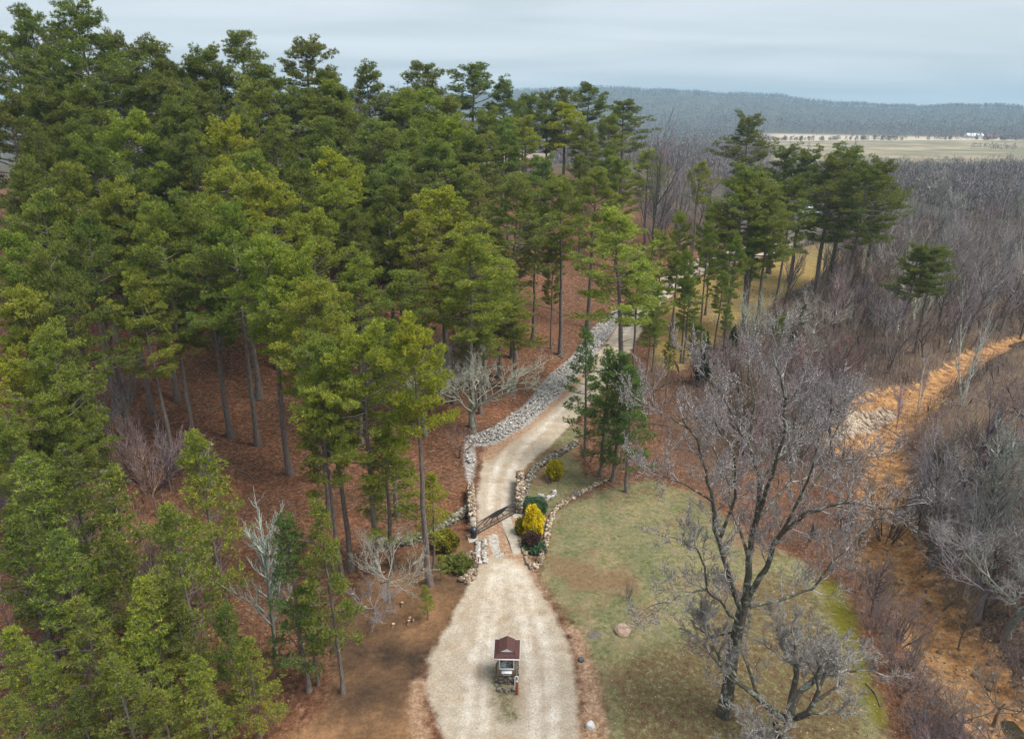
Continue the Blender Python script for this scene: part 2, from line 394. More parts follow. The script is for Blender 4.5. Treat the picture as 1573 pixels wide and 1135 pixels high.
def over(base, m_, colr, w_=.06, amp=.32, nz=n_edge):
    k = mth(t, 'ADD', m_, mth(t, 'MULTIPLY', mth(t, 'SUBTRACT', nz, .5), amp))
    return mixc(t, mrange(t, k, .5 - w_, .5 + w_), base, colr)
lawnc = ramp(t, n_fine, [(.36, (.085, .10, .035)), (.5, (.19, .195, .075)), (.64, (.36, .32, .17))])
lawnc = mixc(t, mrange(t, n_mid, .40, .68, 0, .75), lawnc, ramp(t, n_speck, [(.3, (.26, .20, .12)), (.7, (.36, .30, .17))]))
lawnc = mul(t, lawnc, (.84, .82, .95))
lawnc = mul(t, lawnc, ramp(t, noise(t, .3, 5, .7), [(.36, (.72, .86, .75)), (.5, (1, 1, 1)), (.64, (1.22, 1.12, 1.05))]))
lawnc = mixc(t, mrange(t, n_big, .50, .62, 0, .8), lawnc, ramp(t, n_fine, [(.3, (.12, .07, .04)), (.7, (.27, .17, .10))]))
base = over(base, A_[2], lawnc, .14, .5)
base = over(base, mth(t, 'MULTIPLY', D_[1], A_[2]), ramp(t, n_fine, [(.38, (.055, .040, .026)), (.46, (.16, .088, .055)), (.53, (.11, .12, .045)), (.64, (.36, .24, .17))]), .16, .9)
base = over(base, B_[0], ramp(t, n_mid, [(.3, (.21, .15, .05)), (.7, (.36, .25, .09))]), .14, .5)
base = over(base, B_[3], ramp(t, n_fine, [(.3, (.08, .085, .010)), (.7, (.21, .18, .025))]), .2, .7)
dirtc = ramp(t, n_big, [(.36, (.06, .04, .028)), (.50, (.16, .095, .055)), (.62, (.30, .17, .09))])
dirtc = mul(t, dirtc, ramp(t, n_fine, [(.36, (.62, .60, .58)), (.64, (1.28, 1.26, 1.22))]))
base = over(base, A_[1], dirtc, .12, .5)
base = over(base, B_[2], mul(t, ramp(t, n_mid, [(.36, (.13, .075, .04)), (.5, (.35, .185, .08)), (.64, (.50, .30, .145))]), ramp(t, n_fine, [(.36, (.62, .60, .58)), (.62, (1.25, 1.25, 1.25))])), .08, 1.1)
grav = ramp(t, n_mid, [(.32, (.39, .325, .25)), (.5, (.47, .405, .325)), (.68, (.56, .50, .42))])
grav = mixc(t, mrange(t, n_big, .40, .62), grav, mul(t, grav, (1.06, 1.08, 1.12)))
grav = mul(t, grav, ramp(t, n_speck, [(.36, (.70, .68, .66)), (.64, (1.20, 1.20, 1.21))]))
grav = mixc(t, mth(t, 'MULTIPLY', D_[0], mrange(t, n_mid, .25, .6, .35, 1.0)), mul(t, grav, (.95, .93, .90)), mul(t, grav, (1.22, 1.26, 1.32)))
grav = mixc(t, mrange(t, noise(t, .5, 5, .7), .50, .66, 0, .6), grav, mul(t, grav, (.88, .76, .64)))
stones = mul(t, ramp(t, vo.outputs['Color'], [(0, (.30, .28, .27)), (1, (.62, .60, .57))]), ramp(t, vo.outputs['Distance'], [(.1, (1, 1, 1)), (.8, (.45, .43, .42))]))
base = over(base, A_[0], grav, .05, .22)
base = over(base, D_[2], ramp(t, n_fine, [(.36, (.07, .062, .03)), (.5, (.20, .17, .10)), (.64, (.40, .34, .25))]), .22, 1.3)
base = over(base, B_[1], ramp(t, n_fine, [(.36, (.21, .115, .065)), (.5, (.34, .21, .135)), (.64, (.52, .40, .29))]), .16, .8)
base = over(base, A_[3], stones, .04, .12)
base = over(base, C_[2], ramp(t, n_mid, [(.42, (.10, .07, .05)), (.54, (.46, .37, .28))]), .05, .2)
spz = nd(t, 'ShaderNodeSeparateXYZ'); t.links.new(t.nodes['GEO'].outputs['Position'], spz.inputs[0])
fieldc = ramp(t, noise(t, .012, 6, .7), [(.36, (.15, .15, .085)), (.5, (.24, .205, .135)), (.64, (.38, .31, .21))])
fieldc = mixc(t, mrange(t, spz.outputs[1], 1290, 1330), fieldc, (.48, .40, .30))
base = mixc(t, C_[0], base, fieldc)
base = mixc(t, mth(t, 'MULTIPLY', C_[3], mth(t, 'SUBTRACT', 1.0, C_[0])), base, ramp(t, noise(t, .01, 6, .7), [(.3, (.05, .055, .04)), (.7, (.13, .11, .09))]))
t.links.new(base, b.inputs['Base Color']); b.inputs['Roughness'].default_value = .95; b.inputs['Specular IOR Level'].default_value = .1
bump(t, b, mth(t, 'ADD', n_fine, mth(t, 'MULTIPLY', n_mid, 2.0)), .7, .12)

def gridmesh(name, keep=None, dz=0.0, zover=None):
    z = ZZ + dz if zover is None else zover
    V = np.stack([XX, YY, z], -1).reshape(-1, 3)
    idx = np.arange(nxg * nyg).reshape(nyg, nxg)
    F = np.stack([idx[:-1, :-1], idx[:-1, 1:], idx[1:, 1:], idx[1:, :-1]], -1)
    if keep is not None: F = F[keep]
    F = F.reshape(-1, 4)
    used = np.unique(F); remap = np.full(len(V), -1); remap[used] = np.arange(len(used))
    mb = MB().add(V[used], remap[F]); return mb, used
def ground_obj(name, keep=None, dz=0.0):
    mb, used = gridmesh(name, keep, dz)
    o = mb.build(name, M['ground'], smooth=True)
    for a, ch in AT.items():
        at = o.data.color_attributes.new(a, 'FLOAT_COLOR', 'POINT')
        at.data.foreach_set('color', np.stack([c.ravel()[used] for c in ch], -1).astype(np.float32).ravel())
    tag(o, kind='structure'); return o
def facemask(d, thr=0.0): return (d[:-1, :-1] < thr) & (d[1:, 1:] < thr)
ground_obj('ground')
ground_obj('gravel_road', facemask(SD['road']), .012)
ground_obj('lawn', facemask(SD['lawn']) & ~facemask(SD['road']), .008)

# creek water: flat surface in the carved bed
dcr = pdist(XX, YY, CREEK)
wz = np.interp(YY, [20, 44, 52, 75, 88, 110, 200], [-3.70, -3.71, -3.76, -3.80, -3.80, -3.70, -3.66])
m, t, b = newmat('creek_water'); M['water'] = m
t.links.new(ramp(t, noise(t, .35, 5, .6), [(.35, (.018, .018, .010)), (.55, (.05, .036, .014)), (.72, (.14, .085, .03))]), b.inputs['Base Color'])
b.inputs['Roughness'].default_value = .12; b.inputs['Specular IOR Level'].default_value = .5
bump(t, b, noise(t, 3, 3), .12, .05)
mb, used = gridmesh('creek_water', facemask(dcr, 7.5) & (YY[:-1, :-1] < 190) & (YY[:-1, :-1] > 18), 0, wz)
tag(mb.build('creek_water', M['water'], smooth=True), kind='structure')

# ------------------------------------------------------------------ pines
def dirs(rng, n, up=0.0, spread=1.0):
    v = rng.normal(size=(n, 3)) * spread; v[:, 2] += up
    return v / (np.linalg.norm(v, axis=1, keepdims=True) + 1e-9)
def tufts(mb, rng, c, ax, per=6, ln=.30, wd=.055):
    """needle bundles: small spiky triangles fanning out of each twig tip"""
    n = len(c)
    if n == 0: return
    cc = np.repeat(c, per, 0); aa = np.repeat(ax, per, 0)
    d = aa * 1.0 + rng.normal(size=cc.shape) * .75; d /= np.linalg.norm(d, axis=1, keepdims=True) + 1e-9
    sd_ = np.cross(d, rng.normal(size=cc.shape)); sd_ /= np.linalg.norm(sd_, axis=1, keepdims=True) + 1e-9
    l = ln * rng.uniform(.7, 1.25, (len(cc), 1)); w_ = wd * rng.uniform(.8, 1.3, (len(cc), 1))
    a = cc - sd_ * w_ * .5; b_ = cc + sd_ * w_ * .5
    mid = cc + d * l * .6; tip = cc + d * l
    v = np.stack([a, b_, mid + sd_ * w_ * .62, tip, mid - sd_ * w_ * .62], 1).reshape(-1, 3)
    k = np.arange(len(cc))[:, None] * 5
    mb.add(v, k + np.array([[0, 1, 2, 3, 4]]))
def pine_proto(seed, H=25.0, base=.45, rad=4.3, nb=54, kind='old', pads=6, tpp=20, per=10, ln=.31, wd=.027):
    rng = np.random.default_rng(seed)
    bark = MB(); nee = MB()
    # trunk
    n = 12; z = np.linspace(0, H * .985, n); lean = rng.normal(0, .018, 2)
    wob = np.cumsum(rng.normal(0, .07, (n, 2)), 0); wob[0] = 0
    P = np.stack([lean[0] * z + wob[:, 0], lean[1] * z + wob[:, 1], z], 1)
    r0 = .0135 * H if kind == 'old' else .0115 * H
    rad_t = r0 * (1 - z / H) ** .8 + .02; rad_t[0] *= 1.55
    bark.path(P, rad_t, 8)
    def trunk_at(h): return np.array([np.interp(h, z, P[:, 0]), np.interp(h, z, P[:, 1]), h])
    sa = []; sb = []; ra = []; rb = []; tc_ = []; tx_ = []
    az0 = rng.uniform(0, 6.28)
    lump = rng.uniform(0, 6.28, 3)
    for i in range(nb):
        f = (i + rng.uniform(-.4, .4)) / nb; f = min(max(f, 0.0), .995)
        h = H * (base + (1 - base) * (f ** .9))
        az0 += 2.4 + rng.uniform(-.6, .6)
        if kind == 'old':
            prof = (math.sin(PI * min(1, (f * .80 + .22))) ** .75) if f < .9 else .42
            prof *= 1 + .25 * math.sin(2 * az0 + lump[0]) + .18 * math.sin(5 * f * 3 + lump[1])
        else:
            prof = (1 - f) ** .75 * 1.05 + .12
            prof *= 1 + .15 * math.sin(3 * az0 + lump[0])
        ln_b = rad * prof * rng.uniform(.68, 1.12)
        if ln_b < .35: ln_b = .35
        elev = (-.18 + .75 * f ** 1.5) if kind == 'old' else (-.05 + .9 * f ** 1.3)
        elev += rng.uniform(-.15, .15)
        p = trunk_at(h); q = p.copy()
        d = np.array([math.cos(az0) * math.cos(elev), math.sin(az0) * math.cos(elev), math.sin(elev)])
        K = 5; pts = [p]
        for k in range(K):
            d = d + np.array([rng.normal(0, .10), rng.normal(0, .10), .10 + rng.normal(0, .05)]); d /= np.linalg.norm(d)
            pts.append(pts[-1] + d * ln_b / K)
        pts = np.array(pts); rb_ = np.linspace(.022 + .012 * ln_b, .012, K + 1)
        for k in range(K): sa.append(pts[k]); sb.append(pts[k + 1]); ra.append(rb_[k]); rb.append(rb_[k + 1])
        np_ = max(1, int(round(pads * min(1.3, .3 + ln_b / rad)))) + (1 if f > .9 else 0)
        for k in range(np_):
            u = 1 - .70 * (k / max(1, np_ - .0)) ** 1.0 * rng.uniform(.75, 1.0)
            j = min(K - 1, int(u * K)); c = pts[j] + (pts[min(K, j + 1)] - pts[j]) * (u * K - j if u < 1 else 0)
            if u >= 1: c = pts[-1]
            side = np.array([-math.sin(az0), math.cos(az0), 0]) * rng.uniform(-.36, .36) * ln_b * (1.1 - .5 * abs(u - .6))
            cc = c + side + np.array([0, 0, rng.uniform(0, .3)])
            sa.append(pts[max(0, j - 1)]); sb.append(cc); ra.append(.018); rb.append(.010)
            pr = rng.uniform(.34, .72) * (1.0 if kind == 'old' else .82); ph = pr * rng.uniform(.55, .85)
            m_ = int(tpp * (pr / .55) ** 2)
            g = rng.normal(size=(m_, 3)); g /= np.linalg.norm(g, axis=1, keepdims=True); g *= rng.uniform(.55, 1.0, (m_, 1)) ** .5
            g[:, 2] = np.where(g[:, 2] < 0, g[:, 2] * .45, g[:, 2])
            pos = cc + g * np.array([pr, pr, ph])
            ax = g * np.array([.8, .8, .6]) + np.array([0, 0, .75]) + .25 * d
            ax /= np.linalg.norm(ax, axis=1, keepdims=True)
            tc_.append(pos); tx_.append(ax)
            # twigs from pad centre to a few tufts
            for q in range(0, min(m_, 6)):
                sa.append(cc); sb.append(pos[q]); ra.append(.010); rb.append(.006)
    # dead stubs on the bare trunk
    for i in range(int(12 if kind == 'old' else 5)):
        h = H * rng.uniform(min(.22, base * .5), base + .06); a = rng.uniform(0, 6.28); l = rng.uniform(.4, 2.2)
        p = trunk_at(h); e = p + np.array([math.cos(a) * l, math.sin(a) * l, rng.uniform(-.3, .45) * l])
        mid = (p + e) / 2 + rng.normal(0, .1, 3)
        sa += [p, mid]; sb += [mid, e]; ra += [.035, .022]; rb += [.022, .008]
    bark.tubes(sa, sb, ra, rb, 4)
    tufts(nee, rng, np.concatenate(tc_), np.concatenate(tx_), per, ln, wd)
    return bark.mesh('pine_trunk', M['pine_bark'], True), nee.mesh('pine_crown', M['needles']), H
PINE = {'old': [pine_proto(11 + i, base=[.50, .58, .46, .62, .52, .42][i], rad=[4.5, 4.0, 4.8, 3.8, 4.4, 4.6][i], nb=[46, 38, 50, 33, 41, 54][i]) for i in range(6)],
        'young': [pine_proto(41 + i, H=15, base=[.14, .26, .20, .32][i], rad=[2.7, 2.4, 2.9, 2.3][i], nb=[36, 30, 38, 27][i], kind='young', pads=5, tpp=16, per=10, ln=.28, wd=.025) for i in range(4)]}
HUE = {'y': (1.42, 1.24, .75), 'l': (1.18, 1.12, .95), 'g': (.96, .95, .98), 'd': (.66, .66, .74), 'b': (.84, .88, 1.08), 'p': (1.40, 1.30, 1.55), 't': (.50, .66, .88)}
prng = random.Random(5)
def wide(px, py, kind):
    if kind == 'young': return 1.05
    return .86 + .30 * min(1, max(0, (px - 350) / 400)) + (.10 if px > 1020 and py < 300 else 0) + (.20 if py < 172 else 0)
GN = {}
def thing_tree(name, loc, meshes, sxy, sz, hue, label, cat, group, rz, barkc=(1, 1, 1)):
    r = empty(name, loc, rz, label=label, cat=cat, group=group)
    r.scale = (sxy, sxy, sz)
    for nm, me in meshes:
        o = bpy.data.objects.new(nm, me); col.objects.link(o); o.parent = r
        o.color = tuple((hue if nm == 'crown' else barkc)) + (1,)
    return r
def pine(px, py, H=26, hue='g', kind='old', w=1.0, label=None, group=None, var=None):
    p = hit(px, py, H)
    if p is None: print('MISS pine', px, py, H); return
    if kind == 'old' and px > 1150 and py < 300: var = prng.choice([2, 5])
    var = prng.randrange(len(PINE[kind])) if var is None else var
    tr, cr_, h0 = PINE[kind][var]
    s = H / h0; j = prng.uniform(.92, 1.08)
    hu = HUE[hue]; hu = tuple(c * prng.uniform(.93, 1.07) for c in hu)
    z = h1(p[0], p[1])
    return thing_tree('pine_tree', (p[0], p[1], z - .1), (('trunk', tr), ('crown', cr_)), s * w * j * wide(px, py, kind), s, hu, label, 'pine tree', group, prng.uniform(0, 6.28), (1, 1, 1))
G_SKY = ('tall dark green pine whose top stands against the sky above the pine wood', 'pines along the skyline of the wood')
G_MID = ('mature green pine in the middle of the dense pine stand left of the gravel road', 'mature pines in the dense stand')
G_LEFT = ('shaded green pine in the crowded dark wood at the left edge of the photo', 'shaded pines at the left edge')
G_LOW = ('young bushy pine in the thicket at the lower left corner of the photo', 'young pines in the lower left thicket')
G_ROAD = ('slender pine with bare lower trunk between the upper road and the creek wood', 'pines right of the upper road')
def batch(lst, lg, kind='old'):
    for e in lst:
        px, py, H, hue = e[:4]; w_ = e[4] if len(e) > 4 else 1.0
        lab = e[5] if len(e) > 5 and e[5] else lg[0]
        pine(px, py, H, hue, kind, w_, lab, lg[1], None)
# skyline
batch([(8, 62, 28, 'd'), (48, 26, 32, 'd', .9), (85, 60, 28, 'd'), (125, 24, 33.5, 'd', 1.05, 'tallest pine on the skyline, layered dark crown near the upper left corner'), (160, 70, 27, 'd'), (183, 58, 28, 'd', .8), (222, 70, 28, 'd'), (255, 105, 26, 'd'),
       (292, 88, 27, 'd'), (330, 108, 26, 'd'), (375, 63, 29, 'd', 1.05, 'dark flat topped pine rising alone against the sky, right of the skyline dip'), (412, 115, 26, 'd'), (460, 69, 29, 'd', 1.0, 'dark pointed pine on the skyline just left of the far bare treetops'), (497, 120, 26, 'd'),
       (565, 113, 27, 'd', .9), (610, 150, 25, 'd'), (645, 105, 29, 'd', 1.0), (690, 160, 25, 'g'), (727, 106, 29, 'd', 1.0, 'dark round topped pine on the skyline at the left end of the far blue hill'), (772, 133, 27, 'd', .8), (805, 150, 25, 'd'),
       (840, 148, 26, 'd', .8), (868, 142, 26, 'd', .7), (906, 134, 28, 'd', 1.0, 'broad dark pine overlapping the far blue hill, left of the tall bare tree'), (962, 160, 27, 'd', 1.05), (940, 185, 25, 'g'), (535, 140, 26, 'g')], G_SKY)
# mid stand
batch([(195, 190, 26, 'l', 1.1), (30, 100, 26, 'd'), (100, 120, 26, 'd'), (145, 150, 26, 'd'), (60, 150, 26, 'd'), (230, 125, 26, 'd'), (270, 165, 26, 'd'), (330, 198, 26, 'y', 1.1), (305, 150, 25, 'd'),
       (395, 140, 27, 'g', 1.15), (450, 150, 26, 'd'), (370, 180, 25, 'g'), (425, 205, 25, 'd'), (490, 195, 26, 'b', 1.1), (540, 165, 26, 'd'), (600, 150, 26, 'g'), (655, 145, 27, 'g', 1.1), (575, 195, 26, 'b', 1.15), (625, 210, 25, 'g'),
       (700, 188, 25, 'g', .9), (672, 190, 25, 'l'), (745, 180, 25, 'g', .9), (800, 188, 26, 'l', 1.1), (780, 190, 25, 'b'), (865, 165, 26, 'y', 1.1, 'yellowish layered pine just below the skyline, left of the far bare tree'), (900, 195, 25, 'g'), (935, 235, 24, 'b', .9), (1000, 235, 24, 'l', 1.0, 'bright green pine at the right end of the stand before the tall bare tree'),
       (515, 240, 25, 'y', 1.1), (460, 260, 25, 'd'), (560, 275, 22, 'd'), (610, 250, 25, 'b'), (690, 228, 25, 'b', 1.15), (745, 222, 25, 'd', 1.05), (640, 280, 24, 'd'), (830, 248, 22, 'b'), (895, 245, 22, 'd'), (955, 250, 24, 'g'), (720, 265, 23, 'g'),
       (390, 245, 26, 'g'), (430, 285, 25, 'y', 1.05), (290, 215, 26, 'd'), (350, 270, 26, 'l', 1.15), (240, 200, 26, 'd'),
       (680, 298, 25, 'y', 1.1, 'bright yellow green pine with a pointed top in the centre of the stand'), (645, 335, 23, 'l', 1.0), (790, 288, 25, 'b', 1.05), (868, 282, 26, 'g', .85, 'pine with a long bare trunk and small crown beside the open red needle floor'), (912, 268, 26, 'g', .85), (975, 335, 24, 'p', 1.0, 'pale lime pine standing over the top end of the rubble strip'),
       (480, 335, 24, 'l', 1.05), (540, 330, 22, 'd', .9), (575, 340, 20, 'd', .9), (500, 290, 24, 'l'), (400, 375, 24, 'l', 1.05, 'light green pine with long straight bare trunk rooted below the brown slope'), (345, 330, 25, 'g', 1.0), (450, 400, 23, 'l'), (530, 410, 20, 'g', 1.1),
       (720, 372, 22, 'l', 1.05), (765, 430, 14, 'g', 1.4), (610, 365, 16, 'd', 1.0), (300, 320, 25, 'g'), (590, 300, 23, 'd'), (705, 330, 22, 'g'), (740, 395, 19, 'g'), (690, 420, 17, 'l'), (620, 425, 18, 'g'), (790, 468, 12, 'l', 1.3), (735, 468, 14, 'g', 1.1),
       (470, 445, 22, 'l'), (505, 530, 20, 'g', .9), (590, 500, 19, 'g', .9), (820, 330, 20, 'g', .8), (850, 370, 17, 'g', .6)], G_MID)
# left shaded
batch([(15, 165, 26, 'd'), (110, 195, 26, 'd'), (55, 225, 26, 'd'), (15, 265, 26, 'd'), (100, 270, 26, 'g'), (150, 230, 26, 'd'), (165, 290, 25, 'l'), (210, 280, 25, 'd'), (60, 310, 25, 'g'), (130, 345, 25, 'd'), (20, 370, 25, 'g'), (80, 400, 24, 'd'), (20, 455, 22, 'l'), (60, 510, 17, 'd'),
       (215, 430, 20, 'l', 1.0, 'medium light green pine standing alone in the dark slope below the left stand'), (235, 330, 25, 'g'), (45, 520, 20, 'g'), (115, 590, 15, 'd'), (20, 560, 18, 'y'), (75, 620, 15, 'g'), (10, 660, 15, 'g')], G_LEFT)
# nearer pines before the road
pine(640, 503, 22, 'y', 'old', .72, 'bright yellow green pine in front of the lichen covered bare tree, tallest near the gate', 'pines near the gate', 3)
pine(545, 512, 21, 'l', 'old', .9, 'full green pine left of the bright yellow one, trunk rooted in the bare dirt bank', 'pines near the gate', 2)
pine(495, 600, 17, 'g', 'old', .9, 'green pine half hidden left of the two tall pines near the gate', 'pines near the gate', 4)
pine(590, 660, 13, 'l', 'young', 1.15, 'shorter green pine between the two tall trunks left of the gate', 'pines near the gate', 1)
pine(660, 730, 9, 'y', 'young', 1.0, 'low bright pine sapling left of the left gate pillar', 'pines near the gate', 3)
# lower left thicket
batch([(300, 668, 15, 'l', .85, 'narrow light green young pine above the white bare tree'), (155, 733, 14, 'g', 1.0), (262, 780, 14, 'g', 1.0), (440, 803, 13, 't', .95, 'deep green young pine right of the white bare tree'), (495, 782, 14, 'g', .8, 'slim young pine at the upper edge of the bare dirt patch'),
       (222, 893, 11, 'l', 1.0), (130, 925, 11, 'g', 1.05), (372, 985, 8, 'l', 1.0), (45, 720, 15, 'g', 1.05), (95, 700, 15, 'd', 1.0), (25, 800, 13, 'd'), (80, 830, 12, 'g'), (20, 960, 9, 'l'), (270, 900, 10, 'd'), (180, 830, 12, 'd'), 
       (60, 1020, 8, 'g', 1.1), (180, 1010, 9, 'g'), (300, 1020, 8, 'l', 1.0), (110, 1060, 7, 'd', 1.1), (250, 1060, 7, 'g', 1.1), (10, 1080, 7, 'g', 1.1), (470, 900, 8, 'g', .9), (205, 960, 9, 'l'), (340, 930, 9, 'd')], G_LOW, 'young')
# clump of four deep green pines at the bend
for (px, py, H, v, lab) in [(905, 512, 14.5, 1, 'deep green pine forming the tall left tip of the clump at the road bend'), (930, 540, 14, 0, 'deep green pine second from the left in the clump at the road bend'),
                            (952, 545, 14, 3, 'deep green pine third from the left in the clump at the road bend'), (975, 572, 13, 2, 'deep green bushy pine on the right side of the clump at the road bend')]:
    pine(px, py, H, 't', 'young', 1.05, lab, 'pines in the clump at the bend', v)
# right of the upper road
batch([(1075, 254, 24, 'l', .85), (1048, 330, 20, 'g', .6), (1100, 320, 20, 'b', .65), (1155, 186, 33.5, 'd', 1.05, 'tallest dark pine right of the upper road, its pointed top just below the far fields'), (1175, 268, 27, 'b', 1.0), (1190, 300, 24, 'b', .8), (1140, 290, 25, 'g', .8), (1215, 285, 24, 'd', .7), (1205, 235, 28, 'd', .95), (1240, 240, 28, 'd', 1.0, 'dark broken crowned pine beside the white house at the end of the road'),
       (1282, 248, 28, 'd', 1.1), (1335, 262, 27, 'd', 1.0), (1308, 236, 29, 'd', 1.25, 'broad round dark pine right of the end of the road'), (1360, 256, 27, 'd', .8, 'dark pine at the right side of the broad round pine, against the bare wood'), (1120, 475, 9, 'b', .8), (1075, 500, 9, 'd', .9), (1030, 520, 9, 'g', .5), (1060, 390, 17, 'g', .5),
       (1412, 382, 17, 'd', 1.0, 'lower dark pine on the right, left one of the pair among bare trees'), (1438, 384, 17, 'd', .95, 'lower dark pine on the right, right one of the pair among bare trees'), (985, 400, 18, 'p', .8), (1200, 490, 9, 'b', .7), (1235, 470, 8, 'd', .6), (1165, 330, 20, 'b', .8), (1040, 395, 15, 'g', .8), (1062, 432, 13, 'b', .8), (1092, 350, 19, 'g', .6), (1012, 440, 13, 'l', .8), (1020, 365, 18, 'l', .7), (1110, 420, 14, 'b', .8), (1000, 480, 10, 'g', .8), (1130, 370, 18, 'g', .6)], G_ROAD)
print('pines done')
# ------------------------------------------------------------------ leafless trees
class Wood:
    def __init__(s, seed, th=.045): s.th = th; s.rng = random.Random(seed); s.thick = []; s.thin = []; s.tips = []
    def seg(s, a, b_, r0, r1):
        (s.thick if r0 > s.th else s.thin).append((a, b_, r0, r1))
    def branch(s, p, d, ln, r, lv, up=.12, fork=.5, n=5, spread=.75, kids=(5, 5, 5, 4, 3), droop=0.0, shrink=.62, wig=.16, rmin=.008):
        rng = s.rng; p = Vector(p); d = Vector(d).normalized(); pts = [p.copy()]; q = p.copy()
        n_ = max(2, n - (1 if lv < 2 else 0))
        for i in range(n_):
            d = (d + Vector((rng.gauss(0, wig), rng.gauss(0, wig), rng.gauss(0, wig) + up - droop * i / n_))).normalized()
            q = q + d * (ln / n_); pts.append(q.copy())
        r1 = max(rmin, r * .38)
        for i in range(n_):
            a = r + (r1 - r) * i / n_; b_ = r + (r1 - r) * (i + 1) / n_
            s.seg(pts[i], pts[i + 1], a, b_)
        if lv <= 0: s.tips.append((pts[-1], d)); return
        k = kids[min(lv, len(kids) - 1)] if isinstance(kids, tuple) else kids
        for j in range(k):
            u = .25 + .75 * (j + rng.random()) / k
            i = min(n_ - 1, int(u * n_)); f = u * n_ - i; base = pts[i].lerp(pts[i + 1], min(1, f))
            dd = (pts[i + 1] - pts[i]).normalized()
            pr = Vector((rng.gauss(0, 1), rng.gauss(0, 1), rng.gauss(0, 1))); pr = (pr - dd * pr.dot(dd)).normalized()
            nd_ = (dd + pr * spread * rng.uniform(.6, 1.3) + Vector((0, 0, up))).normalized()
            s.branch(base, nd_, ln * shrink * rng.uniform(.65, 1.15) * (1.15 - .45 * u), max(rmin, r * .5), lv - 1, up, fork, n, spread, kids, droop, shrink, wig, rmin)
        s.branch(pts[-1], d, ln * shrink * .9, r1, lv - 1, up, fork, n, spread, kids, droop, shrink, wig, rmin)
    def arr(s, L_): 
        a = np.array([tuple(x[0]) for x in L_]); b_ = np.array([tuple(x[1]) for x in L_]); r0 = np.array([x[2] for x in L_]); r1 = np.array([x[3] for x in L_])
        return a, b_, r0, r1
    def meshes(s, bark, twig, extra=None, kthin=3, balls=0):
        tb = MB(); 
        if s.thick: tb.tubes(*s.arr(s.thick), 7)
        if extra: extra(tb)
        cb = MB(); cb.tubes(*s.arr(s.thin), kthin)
        if balls:
            for (p, d) in s.tips:
                if s.rng.random() < balls:
                    q = np.array(tuple(p)) + np.array([s.rng.gauss(0, .06), s.rng.gauss(0, .06), -.08]); r_ = .035
                    v = q + r_ * np.array([[1, 0, 0], [-.5, .87, 0], [-.5, -.87, 0], [0, 0, 1.2], [0, 0, -1.2]])
                    cb.add(v, [(0, 1, 3), (1, 2, 3), (2, 0, 3), (1, 0, 4), (2, 1, 4), (0, 2, 4)])
        return tb.mesh('wood_trunk', bark, True), cb.mesh('wood_crown', twig)
def bare_proto(seed, kind):
    W = Wood(seed, .012 if kind == 'bush' else .045); rng = W.rng
    if kind == 'upright':      # tall woodland tree, branches steeply up, fine grey twigs.  about 16 m
        W.branch((0, 0, 0), (rng.gauss(0, .06), rng.gauss(0, .06), 1), 9.5, .20, 4, up=.15, spread=.80, kids=(3, 4, 4, 5, 8), shrink=.55, wig=.09, rmin=.010)
    elif kind == 'slim':       # pole with short side twigs. about 11 m
        W.branch((0, 0, 0), (0, 0, 1), 7.5, .10, 3, up=.16, spread=.85, kids=(3, 4, 6, 30), shrink=.33, wig=.06, rmin=.009)
    elif kind == 'round':      # spreading open grown tree. about 10 m
        for k in range(6):
            a = k * 1.05 + rng.random(); 
            W.branch((0, 0, 2.2 + .15 * k), (math.cos(a), math.sin(a), .75), 4.2, .09, 4, up=.08, spread=.8, kids=(4, 4, 4, 4, 5), shrink=.56, wig=.2, rmin=.006)
        W.branch((0, 0, 0), (0.03, 0, 1), 3.6, .24, 0, up=.2)
    elif kind == 'birch':      # forked white stems. about 14 m
        for k in range(3):
            a = k * 2.1 + rng.random()
            W.branch((0, 0, 0), (.22 * math.cos(a), .22 * math.sin(a), 1), 8.5 + k, .13, 3, up=.22, spread=.5, kids=(3, 3, 4, 6), shrink=.42, wig=.07, rmin=.012)
    elif kind == 'bush':       # many stems. about 4 m
        for k in range(22):
            a = rng.random() * 6.28
            W.branch((.3 * math.cos(a), .3 * math.sin(a), 0), (.5 * math.cos(a), .5 * math.sin(a), 1), 2.0, .022, 2, up=.12, spread=.6, kids=(3, 3, 4), shrink=.55, wig=.1, rmin=.006)
    return W
BARE = {}
BH = {'upright': 17.5, 'slim': 11.0, 'round': 9.5, 'birch': 14.5, 'bush': 3.8}
def bare_set(kind, n, bark, twig, tagk=None):
    l_ = []
    for i in range(n):
        W = bare_proto(100 + 7 * i + len(kind), kind)
        zt = max(p[1].z for p in W.thin)
        l_.append(W.meshes(M[bark], M[twig]) + (zt,))
        print(kind, i, len(W.thick), len(W.thin), round(zt, 1))
    BARE[tagk or kind] = l_
bare_set('upright', 4, 'grey_bark', 'twig'); bare_set('slim', 3, 'grey_bark', 'twig'); bare_set('round', 3, 'grey_bark', 'twig'); bare_set('birch', 2, 'pale_bark', 'twig'); bare_set('bush', 2, 'grey_bark', 'twig')
BC = {'birch': (1.25, 1.25, 1.25), 'grey': (1, 1, 1), 'dark': (.62, .58, .56), 'white': (1.35, 1.32, 1.31), 'brown': (.82, .66, .56), 'mauve': (.95, .84, .86), 'lichen': (1.25, 1.28, 1.15)}
def bare_at(x, y, H, kind, c, label, group, name='bare_tree', cat='bare tree', w=1.0):
    v = prng.randrange(len(BARE[kind])); tr, cr_, h0 = BARE[kind][v]; s = H / h0
    cc = tuple(q * prng.uniform(.9, 1.1) for q in BC[c])
    return thing_tree(name, (x, y, h1(x, y) - .1), (('trunk', tr), ('crown', cr_)), s * w, s, cc, label, cat, group, prng.uniform(0, 6.28), cc)
